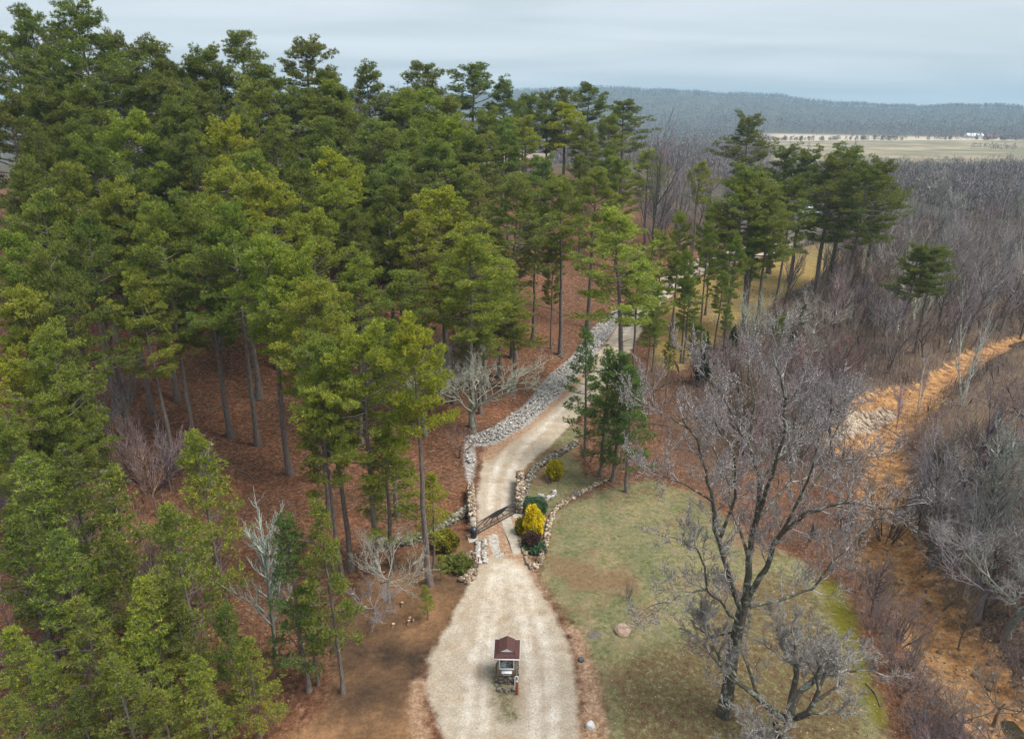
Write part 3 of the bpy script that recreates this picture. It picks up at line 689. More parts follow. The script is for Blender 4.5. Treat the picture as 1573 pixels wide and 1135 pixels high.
def bare(px, py, H, kind='upright', c='grey', label=None, group=None, w=1.0, name='bare_tree', cat='bare tree'):
    p = hit(px, py, H)
    if p is None: print('MISS bare', px, py); return
    return bare_at(p[0], p[1], H, kind, c, label, group, name, cat, w)
def bare_far(px, py, D, kind, c, label, w):
    d = ray(px, py); t_ = D / d[1]; x, y, zt = d[0] * t_, D, CAM_H + d[2] * t_
    bare_at(x, y, zt - h1(x, y), kind, c, label, None, w=w)
bare_far(1022, 158, 150, 'upright', 'dark', 'tall dark bare tree with fanned branches right of the pine stand, against the far hill', .8)
bare_far(1052, 222, 165, 'upright', 'grey', 'shorter grey bare tree at the right side of the tall dark bare one', .9)
for px, py in [(521, 103), (545, 106), (600, 118), (690, 112), (505, 125), (620, 125)]:
    bare(px, py, 26, 'upright', 'mauve', 'distant bare treetop poking above the pine skyline', 'bare treetops above the pine skyline', .8)
bare(165, 558, 11, 'slim', 'grey', 'spindly grey bare tree on the dark slope, highest of the spindly ones', None, 1.2)
bare(215, 660, 9, 'slim', 'brown', 'spindly brown bare tree below the highest spindly one on the left slope', None, 1.2)
bare(190, 620, 9, 'slim', 'brown', 'faint brown sapling between two spindly bare trees on the left slope', None, 1.0)
bare(240, 640, 8, 'slim', 'grey', 'grey bare sapling at the foot of a dark trunk on the left slope', None, 1.0)
bare(383, 740, 14, 'slim', 'lichen', 'white barked bare tree with fine side branches between the young pines', None, 1.15)
bare(588, 800, 7.5, 'round', 'white', 'pale drooping bare tree on the dirt bank below the pines near the gate', None, .95)
bare(570, 880, 4.5, 'round', 'white', 'small pale twiggy tree at the edge of the bare dirt', None)
bare(725, 505, 13, 'round', 'lichen', 'broad lichen whitened bare tree behind the bright pine, left of the rubble strip', None, 1.25)
bare(645, 490, 14, 'round', 'lichen', 'lichen pale bare tree whose left limbs show behind the bright pine', None, 1.0)
bare(705, 640, 5, 'round', 'brown', 'small brown bare tree beside the end of the rubble strip', None)
bare(1220, 350, 17, 'upright', 'dark', 'dark bare tree forked in front of the end of the road', None, 1.0)
bare(1280, 345, 15, 'upright', 'lichen', 'greyish lichened bare tree under the broad round pine', None, 1.1)
bare(1160, 430, 13, 'round', 'lichen', 'pale bare tree among the pines right of the upper road', None, 1.0)
bare(1265, 440, 11, 'round', 'white', 'whitish frosted looking bare tree right of the gold grass', None, 1.1)
bare(1230, 480, 10, 'round', 'white', 'whitish bare tree in front of the frosted looking one', None, 1.1)
bare(1180, 510, 9, 'round', 'lichen', 'low lichened bare tree left of the whitish ones', None, 1.0)
bare(980, 555, 7, 'slim', 'lichen', 'thin pale sapling just right of the green clump at the bend', None, 1.6)
bare(1010, 540, 8, 'round', 'brown', 'thin brown bare tree right of the green clump at the bend', None, .8)
bare(1440, 500, 13, 'birch', 'birch', 'forked white trunked tree beside the sandy creek bend', None, .75, 'birch_tree', 'birch tree')
bare(1525, 435, 17, 'birch', 'birch', 'taller white trunked tree right of the forked one by the creek', None, .95, 'birch_tree', 'birch tree')
bare(1395, 575, 8, 'slim', 'white', 'thin white sapling left of the forked white trunked tree', None, 1.0, 'birch_tree', 'birch tree')
bare(1450, 255, 18, 'upright', 'white', 'pale sycamore like bare tree with white limbs in the far right wood', None, 1.3)
bare(1385, 720, 8, 'bush', 'dark', 'dark multi stemmed bare bush standing on the creek bar', None, .9, 'bare_bush', 'bush')
bare(1400, 960, 4, 'bush', 'dark', 'low dark bare bush at the lower end of the creek bar', None, 1.0, 'bare_bush', 'bush')
bare(1500, 900, 6, 'slim', 'brown', 'thin brown sapling on the right bank of the creek, low in the photo', None, 1.3)
bare(1555, 800, 9, 'slim', 'dark', 'dark leaning bare tree at the right edge above the right bank', None, 1.3)
bare(1560, 1010, 6, 'round', 'brown', 'brown spreading bare tree in the lower right corner', None, 1.0)
bare(1500, 1040, 5, 'round', 'brown', 'low brown twiggy tree left of the one in the lower right corner', None, .9)
bare(1540, 560, 14, 'upright', 'dark', 'dark bare tree at the right edge below the white trunked trees', None, 1.0)
bare(1450, 640, 12, 'upright', 'dark', 'dark bare tree rising from the right bank behind the creek bush', None, 1.0)
bare(1530, 690, 12, 'upright', 'dark', 'dark bare tree on the right bank nearest the right edge', None, 1.0)
# shrubs near the gate
bare(966, 888, 2.0, 'bush', 'brown', 'upright brown leafless shrub standing alone on the lawn', None, .55, 'bare_shrub', 'shrub')
bare(905, 672, 3.0, 'bush', 'brown', 'brown leafless shrub at the foot of the green clump by the bend', None, .8, 'bare_shrub', 'shrub')
bare(843, 728, 1.2, 'bush', 'brown', 'reddish leafless shrub below the small yellow shrub', None, .9, 'bare_shrub', 'shrub')
# the leafless wood on the right, one by one
rs = random.Random(77); placed = []
def scatter(n, region, hs, kinds, cols, label, group, dmin=3.0, tries=20000):
    c = 0
    for _ in range(tries):
        if c >= n: break
        px, py = region(rs)
        H = rs.uniform(*hs); p = hit(px, py, H)
        if p is None: continue
        x, y = p[0], p[1]
        pr = [abs(x - a) + abs(y - b_) for a, b_ in placed[-400:]]
        dm = dmin * (1 + max(0, y - 150) / 150)
        if pr and min(pr) < dm: continue
        bx_, by_, _z = project((x, y, p[2]))
        if 1370 < bx_ < 1560 and 560 < by_ < 760 and py < 620: continue
        bad = False
        for k_, mg in (('road', 1.0), ('lawn', 1.5), ('gold', -2), ('sand', .4)):
            for P in Z[k_]:
                if sdf(np.array([x]), np.array([y]), P)[0] < mg: bad = True
        if bad: continue
        placed.append((x, y)); c += 1
        bare_at(x, y, H, rs.choice(kinds), rs.choice(cols), label, group, w=rs.uniform(1.1, 1.6))
    print(label, c)
def reg_far(r):
    return r.uniform(1050, 1620), r.uniform(212, 300)
def reg_mid(r):
    px = r.uniform(1290, 1620); return px, r.uniform(300, 640) if px > 1450 else r.uniform(330, 560)
def reg_cen(r):
    return r.uniform(1120, 1340), r.uniform(470, 600)
scatter(85, lambda r: (r.uniform(1330, 1640), r.uniform(240, 370)), (13, 18), ['upright', 'upright', 'birch'], ['grey', 'mauve', 'lichen', 'grey'], 'tall grey bare tree in the leafless wood filling the photo\'s upper right', 'tall bare trees of the right wood', 3.5)
scatter(60, lambda r: (r.uniform(1000, 1340), r.uniform(195, 300)), (14, 19), ['upright'], ['mauve', 'mauve', 'grey'], 'mauve grey bare tree behind the dark pines, short of the far fields', 'bare trees behind the dark pines', 4)
scatter(60, reg_mid, (9, 15), ['upright', 'upright', 'slim'], ['grey', 'brown', 'dark', 'mauve'], 'grey brown bare tree in the lower part of the right wood beside the creek', 'bare trees beside the creek', 2.6)
scatter(26, lambda r: (r.uniform(1440, 1640), r.uniform(540, 830)), (7, 11), ['upright', 'round', 'birch'], ['grey', 'grey', 'brown'], 'grey bare tree at the right edge on the bank of the creek', 'bare trees on the right bank', 2.2)
scatter(7, lambda r: (r.uniform(1290, 1470), r.uniform(560, 840)), (5, 8), ['upright', 'round', 'slim'], ['brown', 'mauve', 'grey'], 'slight brown bare tree overhanging the sandy creek bed', 'slight bare trees over the creek', 1.8)
scatter(34, reg_cen, (5, 9), ['round', 'slim', 'bush'], ['brown', 'mauve', 'brown'], 'low brown bare tree in the thicket behind the big bare tree', 'low bare trees of the creek thicket', 2.0)
scatter(30, lambda r: (r.uniform(1330, 1600), r.uniform(720, 1130)), (2, 4), ['bush', 'bush', 'round'], ['brown', 'dark', 'mauve'], 'low brown leafless shrub on the creek bank at the lower right', 'leafless shrubs on the lower right bank', 1.6)
scatter(22, lambda r: (r.uniform(0, 330), r.uniform(520, 900)), (4, 8), ['slim', 'bush'], ['brown', 'mauve'], 'thin brown bare sapling on the leafy slope under the left pines', 'bare saplings under the left pines', 2.0)

# ---- the big bare tree beside the lawn: limbs set out one by one
b0 = hit(1112, 1098); Y0 = b0[1]
def PP(px, py, dy=0.0):
    d = ray(px, py); t = (Y0 + dy) / d[1]; return Vector((d[0] * t, Y0 + dy, CAM_H + d[2] * t))
W = Wood(9); rng = W.rng
LM = [([(1126, 1003, 0), (1139, 940, 0), (1122, 890, -.6), (1105, 830, -1.2), (1095, 770, -1.4), (1085, 722, -1.2), (1060, 660, -1.0)], .26, .07),
      ([(1147, 915, 0), (1150, 860, .4), (1162, 800, .8), (1168, 740, 1.0), (1150, 680, 1.2), (1120, 625, 1.5)], .30, .07),
      ([(1162, 800, .8), (1186, 730, .2), (1208, 655, -.4), (1202, 595, -.6), (1188, 545, -.5)], .17, .05),
      ([(1150, 915, 0), (1178, 872, -.3), (1198, 822, -.8), (1238, 787, -1.4), (1298, 772, -2.2), (1385, 778, -3.0)], .24, .05),
      ([(1152, 932, 0), (1200, 921, .6), (1248, 905, 1.0), (1280, 860, 1.3), (1300, 845, 1.5)], .14, .04),
      ([(1140, 962, 0), (1112, 930, -.8), (1086, 906, -1.5), (1042, 915, -2.3), (1000, 930, -2.8)], .13, .03),
      ([(1134, 966, 0), (1106, 975, .4), (1086, 979, .5), (1076, 962, .7)], .09, .04),
      ([(1086, 906, -1.5), (1083, 870, -1.8), (1070, 842, -2.0), (1032, 825, -2.6)], .09, .03),
      ([(1168, 740, 1.0), (1200, 700, 1.8), (1255, 655, 2.6), (1300, 622, 3.0)], .12, .04),
      ([(1198, 822, -.8), (1232, 762, .6), (1282, 708, 1.6), (1340, 702, 2.0)], .13, .04),
      ([(1095, 770, -1.4), (1050, 742, -2.4), (1000, 722, -3.0)], .10, .03),
      ([(1105, 830, -1.2), (1130, 762, -2.4), (1128, 700, -3.4), (1096, 640, -4.0)], .13, .04),
      ([(1060, 660, -1.0), (1030, 640, -.4), (990, 620, 0)], .07, .03),
      ([(1150, 860, .4), (1130, 800, 2.2), (1110, 720, 3.6), (1070, 640, 4.4)], .14, .04),
      ([(1162, 800, .8), (1215, 740, 3.0), (1230, 680, 4.4), (1235, 610, 5.2)], .14, .04),
      ([(1150, 680, 1.2), (1160, 620, 1.6), (1150, 560, 1.8)], .08, .03),
      ([(1198, 822, -.8), (1240, 740, -2.6), (1260, 660, -3.6)], .12, .04),
      ([(1120, 625, 1.5), (1090, 585, 1.6), (1060, 560, 1.6)], .06, .03)]
bigtb = MB()
base_pts = [Vector((b0[0], b0[1], b0[2] - .2)), PP(1118, 1060, 0), PP(1126, 1003, 0), PP(1138, 945, 0), PP(1148, 915, 0)]
bigtb.path(base_pts, [.48, .40, .35, .32, .30], 12)
for pts, ra_, rb_ in LM:
    V = [PP(*q) for q in pts]
    # subdivide and roughen
    S = [V[0]]
    for i in range(len(V) - 1):
        for k in range(1, 4):
            p = V[i].lerp(V[i + 1], k / 3)
            if k < 3: p = p + Vector((rng.gauss(0, .07), rng.gauss(0, .07), rng.gauss(0, .07)))
            S.append(p)
    rr2 = np.linspace(ra_ * .78, rb_ * .8, len(S)); bigtb.path(S, rr2, 8)
    L2 = sum((S[i + 1] - S[i]).length for i in range(len(S) - 1))
    for i in range(3, len(S)):
        dd = (S[i] - S[i - 1]).normalized()
        for k in range(2 if i % 3 else 1):
            pr = Vector((rng.gauss(0, 1), rng.gauss(0, 1), rng.gauss(0, .8))); pr = (pr - dd * pr.dot(dd)).normalized()
            W.branch(S[i], dd * .7 + pr * .8 + Vector((0, 0, .25)), rng.uniform(1.0, 1.75), min(.045, rr2[i] * .6), 3, up=.11, spread=.7, kids=(2, 3, 3, 4), shrink=.58, wig=.2, rmin=.011)
    W.branch(S[-1], dd, 1.4, rb_, 3, up=.12, spread=.6, kids=(3, 3, 3, 4), shrink=.6, wig=.16, rmin=.011)
M['frosted_twig'] = island('frosted_twig', [(0, (.15, .12, .115)), (.5, (.25, .23, .225)), (1, (.50, .48, .48))], objcol=True)
bt, bc = W.meshes(M['lichen_bark'], M['frosted_twig'], balls=.35)
print('big tree', len(W.thick), len(W.thin), len(W.tips))
root = empty('bare_tree', tuple(b0), 0, label='largest bare tree, mossy dark trunk and silvery twigs, right of the lawn', cat='bare tree')
for nm, me in (('trunk', bigtb.mesh('big_trunk', M['lichen_bark'], True)), ('crown', bc), ('limb', bt)):
    o = bpy.data.objects.new(nm, me); col.objects.link(o); o.parent = root; o.location = -Vector(b0); o.color = (1, 1, 1, 1)
# ---- the low bare tree in front of it
b1 = hit(1200, 1165)
W = Wood(21); rng = W.rng
base = Vector(b1)
W.branch((0, 0, 2.0), (-.95, .2, .40), 3.0, .13, 5, up=.10, spread=.75, kids=(6, 6, 4, 4, 4, 4), shrink=.62, wig=.22, rmin=.0065)
W.branch((0, 0, 2.2), (.8, .1, .6), 2.5, .13, 5, up=.09, spread=.75, kids=(6, 6, 4, 4, 4, 4), shrink=.62, wig=.22, rmin=.0065)
W.branch((0, 0, 2.1), (.2, -.5, .8), 2.6, .12, 5, up=.08, spread=.8, kids=(6, 6, 4, 4, 4, 4), shrink=.6, wig=.22, rmin=.0065)
W.branch((0, 0, 2.2), (.1, .8, .8), 2.6, .12, 5, up=.08, spread=.8, kids=(6, 6, 4, 4, 4, 4), shrink=.6, wig=.22, rmin=.0065)
W.branch((0, 0, 0), (0, 0, 1), 2.5, .24, 0, up=.1)
print('low tree', len(W.thin))
a1, a2 = W.meshes(M['lichen_bark'], M['twig'])
W.branch((0, 0, 2.0), (-.6, -.6, .5), 2.6, .11, 5, up=.08, spread=.8, kids=(6, 6, 4, 4, 4, 4), shrink=.6, wig=.22, rmin=.0065)
a1, a2 = W.meshes(M['lichen_bark'], M['twig'])
r = thing_tree('bare_tree', tuple(b1), (('trunk', a1), ('crown', a2)), 1.9, 1.5, (.98, 1.0, .97), 'low spreading hazy grey bare tree at the bottom, below the largest bare tree', 'bare tree', None, 0)
# ------------------------------------------------------------------ stones
_ph = (1 + 5 ** .5) / 2
ICO = np.array([(-1, _ph, 0), (1, _ph, 0), (-1, -_ph, 0), (1, -_ph, 0), (0, -1, _ph), (0, 1, _ph), (0, -1, -_ph), (0, 1, -_ph), (_ph, 0, -1), (_ph, 0, 1), (-_ph, 0, -1), (-_ph, 0, 1)], float) / 1.9
ICOF = np.array([(0, 11, 5), (0, 5, 1), (0, 1, 7), (0, 7, 10), (0, 10, 11), (1, 5, 9), (5, 11, 4), (11, 10, 2), (10, 7, 6), (7, 1, 8), (3, 9, 4), (3, 4, 2), (3, 2, 6), (3, 6, 8), (3, 8, 9), (4, 9, 5), (2, 4, 11), (6, 2, 10), (8, 6, 7), (9, 8, 1)])
def rocks(mb, rng, c, size, flatn=.65, jit=.18):
    c = np.asarray(c, float); n = len(c)
    if n == 0: return mb
    size = np.broadcast_to(np.asarray(size, float), (n,))
    v = ICO[None] * (1 + rng.normal(0, jit, (n, 12, 1))) + rng.normal(0, jit * .4, (n, 12, 3))
    v = v * np.stack([rng.uniform(.75, 1.25, n), rng.uniform(.7, 1.1, n), np.full(n, flatn) * rng.uniform(.8, 1.2, n)], -1)[:, None, :]
    a = rng.uniform(0, 6.28, n); ca, sa = np.cos(a)[:, None], np.sin(a)[:, None]
    x = v[..., 0] * ca - v[..., 1] * sa; y = v[..., 0] * sa + v[..., 1] * ca
    v = np.stack([x, y, v[..., 2]], -1) * size[:, None, None] + c[:, None, :]
    return mb.add(v.reshape(-1, 3), (np.arange(n)[:, None, None] * 12 + ICOF[None]).reshape(-1, 3))
nr = np.random.default_rng(3)
M['rubble'] = island('rubble', [(0, (.20, .185, .17)), (.5, (.40, .375, .35)), (.8, (.53, .505, .48)), (1, (.66, .63, .60))], extra=6)
M['wall_stone'] = island('wall_stone', [(0, (.09, .07, .055)), (.35, (.22, .16, .11)), (.7, (.40, .31, .22)), (1, (.58, .50, .40))], extra=5)
M['mossy_stone'] = island('mossy_stone', [(0, (.07, .07, .05)), (.5, (.17, .155, .12)), (.8, (.28, .25, .20)), (1, (.42, .38, .32))], extra=5)
M['mortar'] = simple('mortar', (.10, .085, .07), (.20, .17, .14), 4)
# rubble strip beside the road: loose stones nobody could count
P = Z['riprap'][0]; lo, hi = P.min(0), P.max(0)
q = nr.uniform(lo, hi, (60000, 2)); q = q[sdf(q[:, 0], q[:, 1], P) + .45 * vnoise(q[:, 0], q[:, 1], .9) < -.35 - RIPSHRINK]
q = q[:11000]; print('riprap', len(q))
zz = height(q[:, 0], q[:, 1]) + .35 * sm(-sdf(q[:, 0], q[:, 1], P) - RIPSHRINK * 0, -.3, 1.5)
sz = nr.uniform(.07, .19, len(q))
tag(rocks(MB(), nr, np.stack([q[:, 0], q[:, 1], zz + .04], 1), sz).build('rubble_stones', M['rubble']), kind='stuff', label='strip of loose pale grey rubble along the left side of the road', cat='rubble')

def wall(pts, h, th, mat, label, cat='stone wall', size=.13, name='stone_wall', core=True, dens=1.0):
    """dry laid wall following photo points on the ground"""
    G = np.array([hit(*p) for p in pts]); mb = MB(); rc = []
    for i in range(len(G) - 1):
        a, b_ = G[i], G[i + 1]; d = b_ - a; L_ = np.hypot(d[0], d[1]); t_ = np.array([d[0], d[1]]) / L_; nn = np.array([-t_[1], t_[0]])
        if core:
            k = max(1, int(L_ / 1.0))
            for j in range(k):
                p = a + d * j / k; q_ = a + d * (j + 1) / k; zb = min(h1(p[0], p[1]), h1(q_[0], q_[1])) - .3; zt = max(h1(p[0], p[1]), h1(q_[0], q_[1])) + h - .06
                w_ = th * .36
                v = [(p[0] + s_ * nn[0] * w_, p[1] + s_ * nn[1] * w_, zz_) for zz_ in (zb, zt) for s_ in (-1, 1)] + [(q_[0] + s_ * nn[0] * w_, q_[1] + s_ * nn[1] * w_, zz_) for zz_ in (zb, zt) for s_ in (-1, 1)]
                mb.add(v, [(0, 4, 6, 2), (1, 3, 7, 5), (2, 6, 7, 3), (0, 1, 5, 4), (0, 2, 3, 1), (4, 5, 7, 6)])
        n = int(L_ * (h + .12) * 2 / (size * size * 1.2) * dens) + 3
        u = nr.uniform(0, 1, n); s_ = nr.choice([-1, 1], n) * th * .40 + nr.normal(0, .03, n)
        z_ = nr.uniform(0, h, n)
        k = int(L_ * th / (size * size * 1.1)) + 2
        u = np.append(u, nr.uniform(0, 1, k)); s_ = np.append(s_, nr.uniform(-.42, .42, k) * th); z_ = np.append(z_, np.full(k, h - .02) + nr.normal(0, .03, k))
        x = a[0] + d[0] * u + nn[0] * s_; y = a[1] + d[1] * u + nn[1] * s_
        rc.append(np.stack([x, y, height(x, y) + z_], 1))
    rc = np.concatenate(rc)
    ctr = G.mean(0)
    r = empty(name, tuple(G[0]), 0, label=label, cat=cat)
    o = rocks(MB(), nr, rc, np.clip(nr.lognormal(-.05, .38, len(rc)), .45, 2.0) * size, .7).build('stone', M[mat], r); o.location = -Vector(G[0]); o.name = 'stones'
    if core:
        o = mb.build('core', M['mortar'], r); o.location = -Vector(G[0])
    return r
wall([(723, 757), (724, 780), (726, 806)], 1.15, .55, 'wall_stone', 'stone gate wall on the left side of the road, ending at the white box', size=.125)
wall([(799, 742), (799, 765), (797, 789)], 1.5, .60, 'wall_stone', 'stone gate wall on the right side of the road, beside the blue green juniper', size=.125)
wall([(719, 786), (700, 798), (680, 812), (655, 826), (610, 838), (570, 836)], .5, .8, 'mossy_stone', 'curved dry stone wall running left from the left gate wall into the trees', size=.14)
wall([(806, 780), (806, 758), (812, 738), (824, 720), (843, 706), (868, 694), (886, 680)], .38, .6, 'mossy_stone', 'dark mossy curved low stone wall between the road verge and the small yellow shrub', size=.125)
wall([(814, 872), (826, 870), (833, 850), (840, 825), (843, 806), (850, 788), (866, 773), (892, 758), (915, 746), (934, 737)], .20, .35, 'wall_stone', 'pale low stone border curving round the flower bed along the lawn', 'stone border', .12, 'stone_border', False, .6)
wall([(812, 868), (806, 848), (800, 830)], .15, .25, 'wall_stone', 'short pale stone edging on the right of the long concrete strip', 'stone border', .10, 'stone_border', False, .6)
wall([(733, 832), (734, 850), (735, 866)], .16, .25, 'rubble', 'short row of white stones left of the gateway, below the black bin', 'stone border', .11, 'stone_border', False, .6)
wall([(744, 828), (743, 848), (746, 866)], .12, .25, 'rubble', 'short row of white stones in the gateway, left of the broken concrete', 'stone border', .10, 'stone_border', False, .6)
wall([(828, 762), (838, 768), (848, 764), (852, 756)], .25, .35, 'rubble', 'small ring of white stones in the bed above the juniper', 'stone border', .12, 'stone_border', False, .6)
wall([(716, 850), (726, 862), (722, 885), (712, 895)], .12, 1.2, 'wall_stone', 'scatter of tan stones on the left verge below the gate', 'stone pile', .15, 'stone_pile', False, .3)

# ------------------------------------------------------------------ concrete in the gateway
M['concrete'] = simple('concrete', (.30, .26, .21), (.50, .45, .38), 2.2, bmp=.2)
M['old_concrete'] = simple('old_concrete', (.22, .19, .16), (.56, .53, .49), 3, bmp=.2)
def slab(pts, mat, label, hgt=.07):
    G = np.array([hit(*p) for p in pts]); c = G.mean(0); zt = G[:, 2].max() + hgt * .5
    mb = MB().prism([(g[0] - c[0], g[1] - c[1]) for g in G][::-1], -.25, zt - c[2])
    tag(mb.build('concrete_slab', M[mat], loc=tuple(c)), label, 'concrete slab')
slab([(770, 797), (776, 793), (784, 793), (790, 812), (797, 832), (802, 847), (795, 853), (788, 851), (782, 832), (773, 812)], 'concrete', 'long beige concrete strip in the gateway next to the yellow bush')
slab([(750, 823), (757, 820), (765, 822), (767, 838), (769, 848), (765, 860), (758, 852), (752, 840)], 'old_concrete', 'broken white concrete strip in the middle of the gateway')
slab([(786, 789), (800, 780), (808, 783), (801, 797), (789, 796)], 'old_concrete', 'pale concrete pad at the foot of the right gate wall')
slab([(767, 850), (773, 848), (775, 856), (768, 859)], 'old_concrete', 'small white concrete fragment right of the broken strip')

# ------------------------------------------------------------------ white box and black bin on a pad
M['white_paint'] = simple('white_paint', (.66, .66, .64), (.80, .80, .78), 3, .5)
M['black_metal'] = simple('black_metal', (.012, .013, .016), (.03, .032, .036), 5, .45, .5)
M['blue_black'] = simple('blue_black', (.012, .018, .028), (.03, .045, .06), 5, .3, .6)
def cyl(mb, x, y, z0, z1, r, k=20, r2=None):
    mb.path([(x, y, z0), (x, y, (z0 + z1) / 2), (x, y, z1)], [r, (r + (r2 or r)) / 2, r2 or r], k); return mb
pb = hit(727, 825)
r = empty('gate_control_box', (pb[0] - .05, pb[1] + 1.0, h1(pb[0], pb[1] + 1.0)), .05, label='tall white box with a beige front at the near end of the left gate wall', cat='control box')
MB().box(-.24, .24, -.35, .35, -.1, 1.25).build('cabinet', M['white_paint'], r)
MB().box(-.27, .27, -.38, .38, 1.25, 1.30).build('lid', M['concrete'], r)
MB().box(-.19, .19, -.372, -.352, .1, 1.15).build('door', M['concrete'], r)
pz = h1(pb[0], pb[1])
slab([(717, 822), (733, 820), (735, 830), (721, 834)], 'concrete', 'small square concrete pad under the black bin')
r = empty('waste_bin', (pb[0] + .05, pb[1] - .05, pz + .04), 0, label='black round topped bin on the small square concrete pad', cat='bin')
mb = MB(); mb.path([(0, 0, 0), (0, 0, .1), (0, 0, .75)], [.25, .28, .32], 20); mb.build('body', M['black_metal'], r, True)
mb = MB(); mb.path([(0, 0, .75), (0, 0, .88), (0, 0, .99), (0, 0, 1.06)], [.35, .32, .22, .06], 20); mb.build('lid', M['blue_black'], r, True)
# red marker stake below
pr_ = hit(735, 866)
r = empty('marker_post', tuple(pr_), 0, label='thin dark red marker post beside the white stones left of the gateway', cat='post')
M['red_paint'] = simple('red_paint', (.20, .02, .02), (.32, .05, .04), 6)
cyl(MB(), 0, 0, -.1, .75, .05, 8).build('stake', M['red_paint'], r); cyl(MB(), 0, 0, .75, .83, .055, 8, .02).build('cap', M['white_paint'], r)

# ------------------------------------------------------------------ arched sunburst gate
g0, g1 = hit(732, 822), hit(792, 789)
gl = float(np.hypot(g1[0] - g0[0], g1[1] - g0[1])); ga = math.atan2(g1[1] - g0[1], g1[0] - g0[0]); zg = (g0[2] + g1[2]) / 2
r = empty('gate', (g0[0], g0[1], zg), ga, label='dark metal gate with an arched top and a sunburst of bars, closed across the road', cat='gate')
print('gate length', gl)
def tube(pts, rad, k=8, mb=None): return (mb or MB()).path(pts, rad, k)
mb = MB(); n = 18
arch = [(gl * i / n, 0, 0.70 + .70 * math.sin(PI * i / n) ** .85) for i in range(n + 1)]
mb.path(arch, .045, 8)
for x in (0.0, gl): mb.path([(x, 0, 0), (x, 0, .74)], .05, 8)
mb.path([(0, 0, .14), (gl, 0, .14)], .045, 8)
mb.path([(0, 0, .46), (gl, 0, .46)], .030, 8)
mb.build('frame', M['black_metal'], r)
cxg = gl * .52; hw, hh, zc_ = gl * .235, .30, 1.38
ol = [(cxg + hw * math.cos(a), zc_ - .03 + (.05 if math.sin(a) > 0 else .52) * math.sin(a)) for a in np.linspace(0, 2 * PI, 25)[:-1]]
mb = MB(); v = [(x, -.02, z) for x, z in ol] + [(x, .02, z) for x, z in ol]; nn_ = len(ol)
mb.add(v, [(i, (i + 1) % nn_, nn_ + (i + 1) % nn_, nn_ + i) for i in range(nn_)])
cc_ = [(cxg, -.02, zc_ - .15), (cxg, .02, zc_ - .15)]
mb.add(v[:nn_] + [cc_[0]], [((i + 1) % nn_, i, nn_) for i in range(nn_)]); mb.add(v[nn_:] + [cc_[1]], [(i, (i + 1) % nn_, nn_) for i in range(nn_)])
mb.build('sun_panel', M['black_metal'], r)
for k in range(9):
    a = PI + (k + .5) / 9 * PI; sx = cxg + hw * .95 * math.cos(a); sz_ = zc_ + .32 * math.sin(a)
    ex = cxg + (gl * .52) * math.cos(a) ; ez = max(.50, zc_ + .92 * math.sin(a)); ex = min(max(ex, .1), gl - .1)
    tube([(sx, 0, sz_), (ex, 0, ez)], .048, 6).build('bar', M['black_metal'], r)
for k in range(10):
    x = gl * (k + .5) / 10; tube([(x, 0, .14), (x, 0, .46)], .02, 6).build('picket', M['black_metal'], r)

# ------------------------------------------------------------------ pay booth
kb = hit(779, 1050); kx, ky = kb[0], kb[1] + .75; kz = h1(kx, ky)
M['shingle'] = None
m, t, b = newmat('shingle'); M['shingle'] = m
tcn = nd(t, 'ShaderNodeTexCoord'); br = nd(t, 'ShaderNodeTexBrick'); br.inputs['Scale'].default_value = 5.5
t.links.new(tcn.outputs['Object'], br.inputs['Vector']); br.inputs['Color1'].default_value = (.16, .065, .055, 1); br.inputs['Color2'].default_value = (.09, .045, .04, 1); br.inputs['Mortar'].default_value = (.04, .025, .025, 1); br.inputs['Mortar Size'].default_value = .03
t.links.new(mul(t, br.outputs['Color'], ramp(t, noise(t, 14, 4), [(.3, (.7, .7, .75)), (.7, (1.45, 1.4, 1.4))])), b.inputs['Base Color'])
m, t, b = newmat('siding'); M['siding'] = m
wv = nd(t, 'ShaderNodeTexWave'); wv.wave_type = 'BANDS'; wv.bands_direction = 'X'; wv.inputs['Scale'].default_value = 3.2; wv.inputs['Distortion'].default_value = .4
tcn = nd(t, 'ShaderNodeTexCoord'); t.links.new(tcn.outputs['Object'], wv.inputs['Vector'])
t.links.new(mul(t, ramp(t, wv.outputs['Fac'], [(0, (.11, .08, .065)), (.15, (.24, .18, .145)), (1, (.30, .235, .19))]), ramp(t, noise(t, 5, 5, .7), [(.3, (.75, .75, .75)), (.7, (1.2, 1.2, 1.2))])), b.inputs['Base Color'])
m = bpy.data.materials.new('glass'); M['glass'] = m; m.use_nodes = True; t = m.node_tree; t.nodes.clear()
o_ = nd(t, 'ShaderNodeOutputMaterial'); tr_ = nd(t, 'ShaderNodeBsdfTransparent'); tr_.inputs[0].default_value = (.85, .93, .96, 1); g_ = nd(t, 'ShaderNodeBsdfGlossy'); g_.inputs['Roughness'].default_value = .03
ms = nd(t, 'ShaderNodeMixShader'); ms.inputs[0].default_value = .12; t.links.new(tr_.outputs[0], ms.inputs[1]); t.links.new(g_.outputs[0], ms.inputs[2]); t.links.new(ms.outputs[0], o_.inputs[0])
M['dark_stone'] = island('dark_stone', [(0, (.05, .045, .035)), (.6, (.13, .115, .09)), (1, (.26, .22, .17))])
M['bright_white'] = simple('bright_white', (.72, .74, .76), (.84, .86, .88), 3, .5)
M['olive_wall'] = simple('olive_wall', (.17, .14, .08), (.24, .20, .12), 3)
KB = empty('pay_booth', (kx, ky, kz), -.03, label='small brown booth with maroon shingle roof and white framed window on the gravel', cat='booth')
hw_, hd = .64, .70
mb = MB().box(-hw_ - .05, hw_ + .05, -hd - .05, hd + .05, -.2, .55)
mb.build('base', M['mortar'], KB)
n = 170; u = nr.uniform(-1, 1, n); zs_ = nr.uniform(.05, .55, n); f_ = nr.integers(0, 4, n)
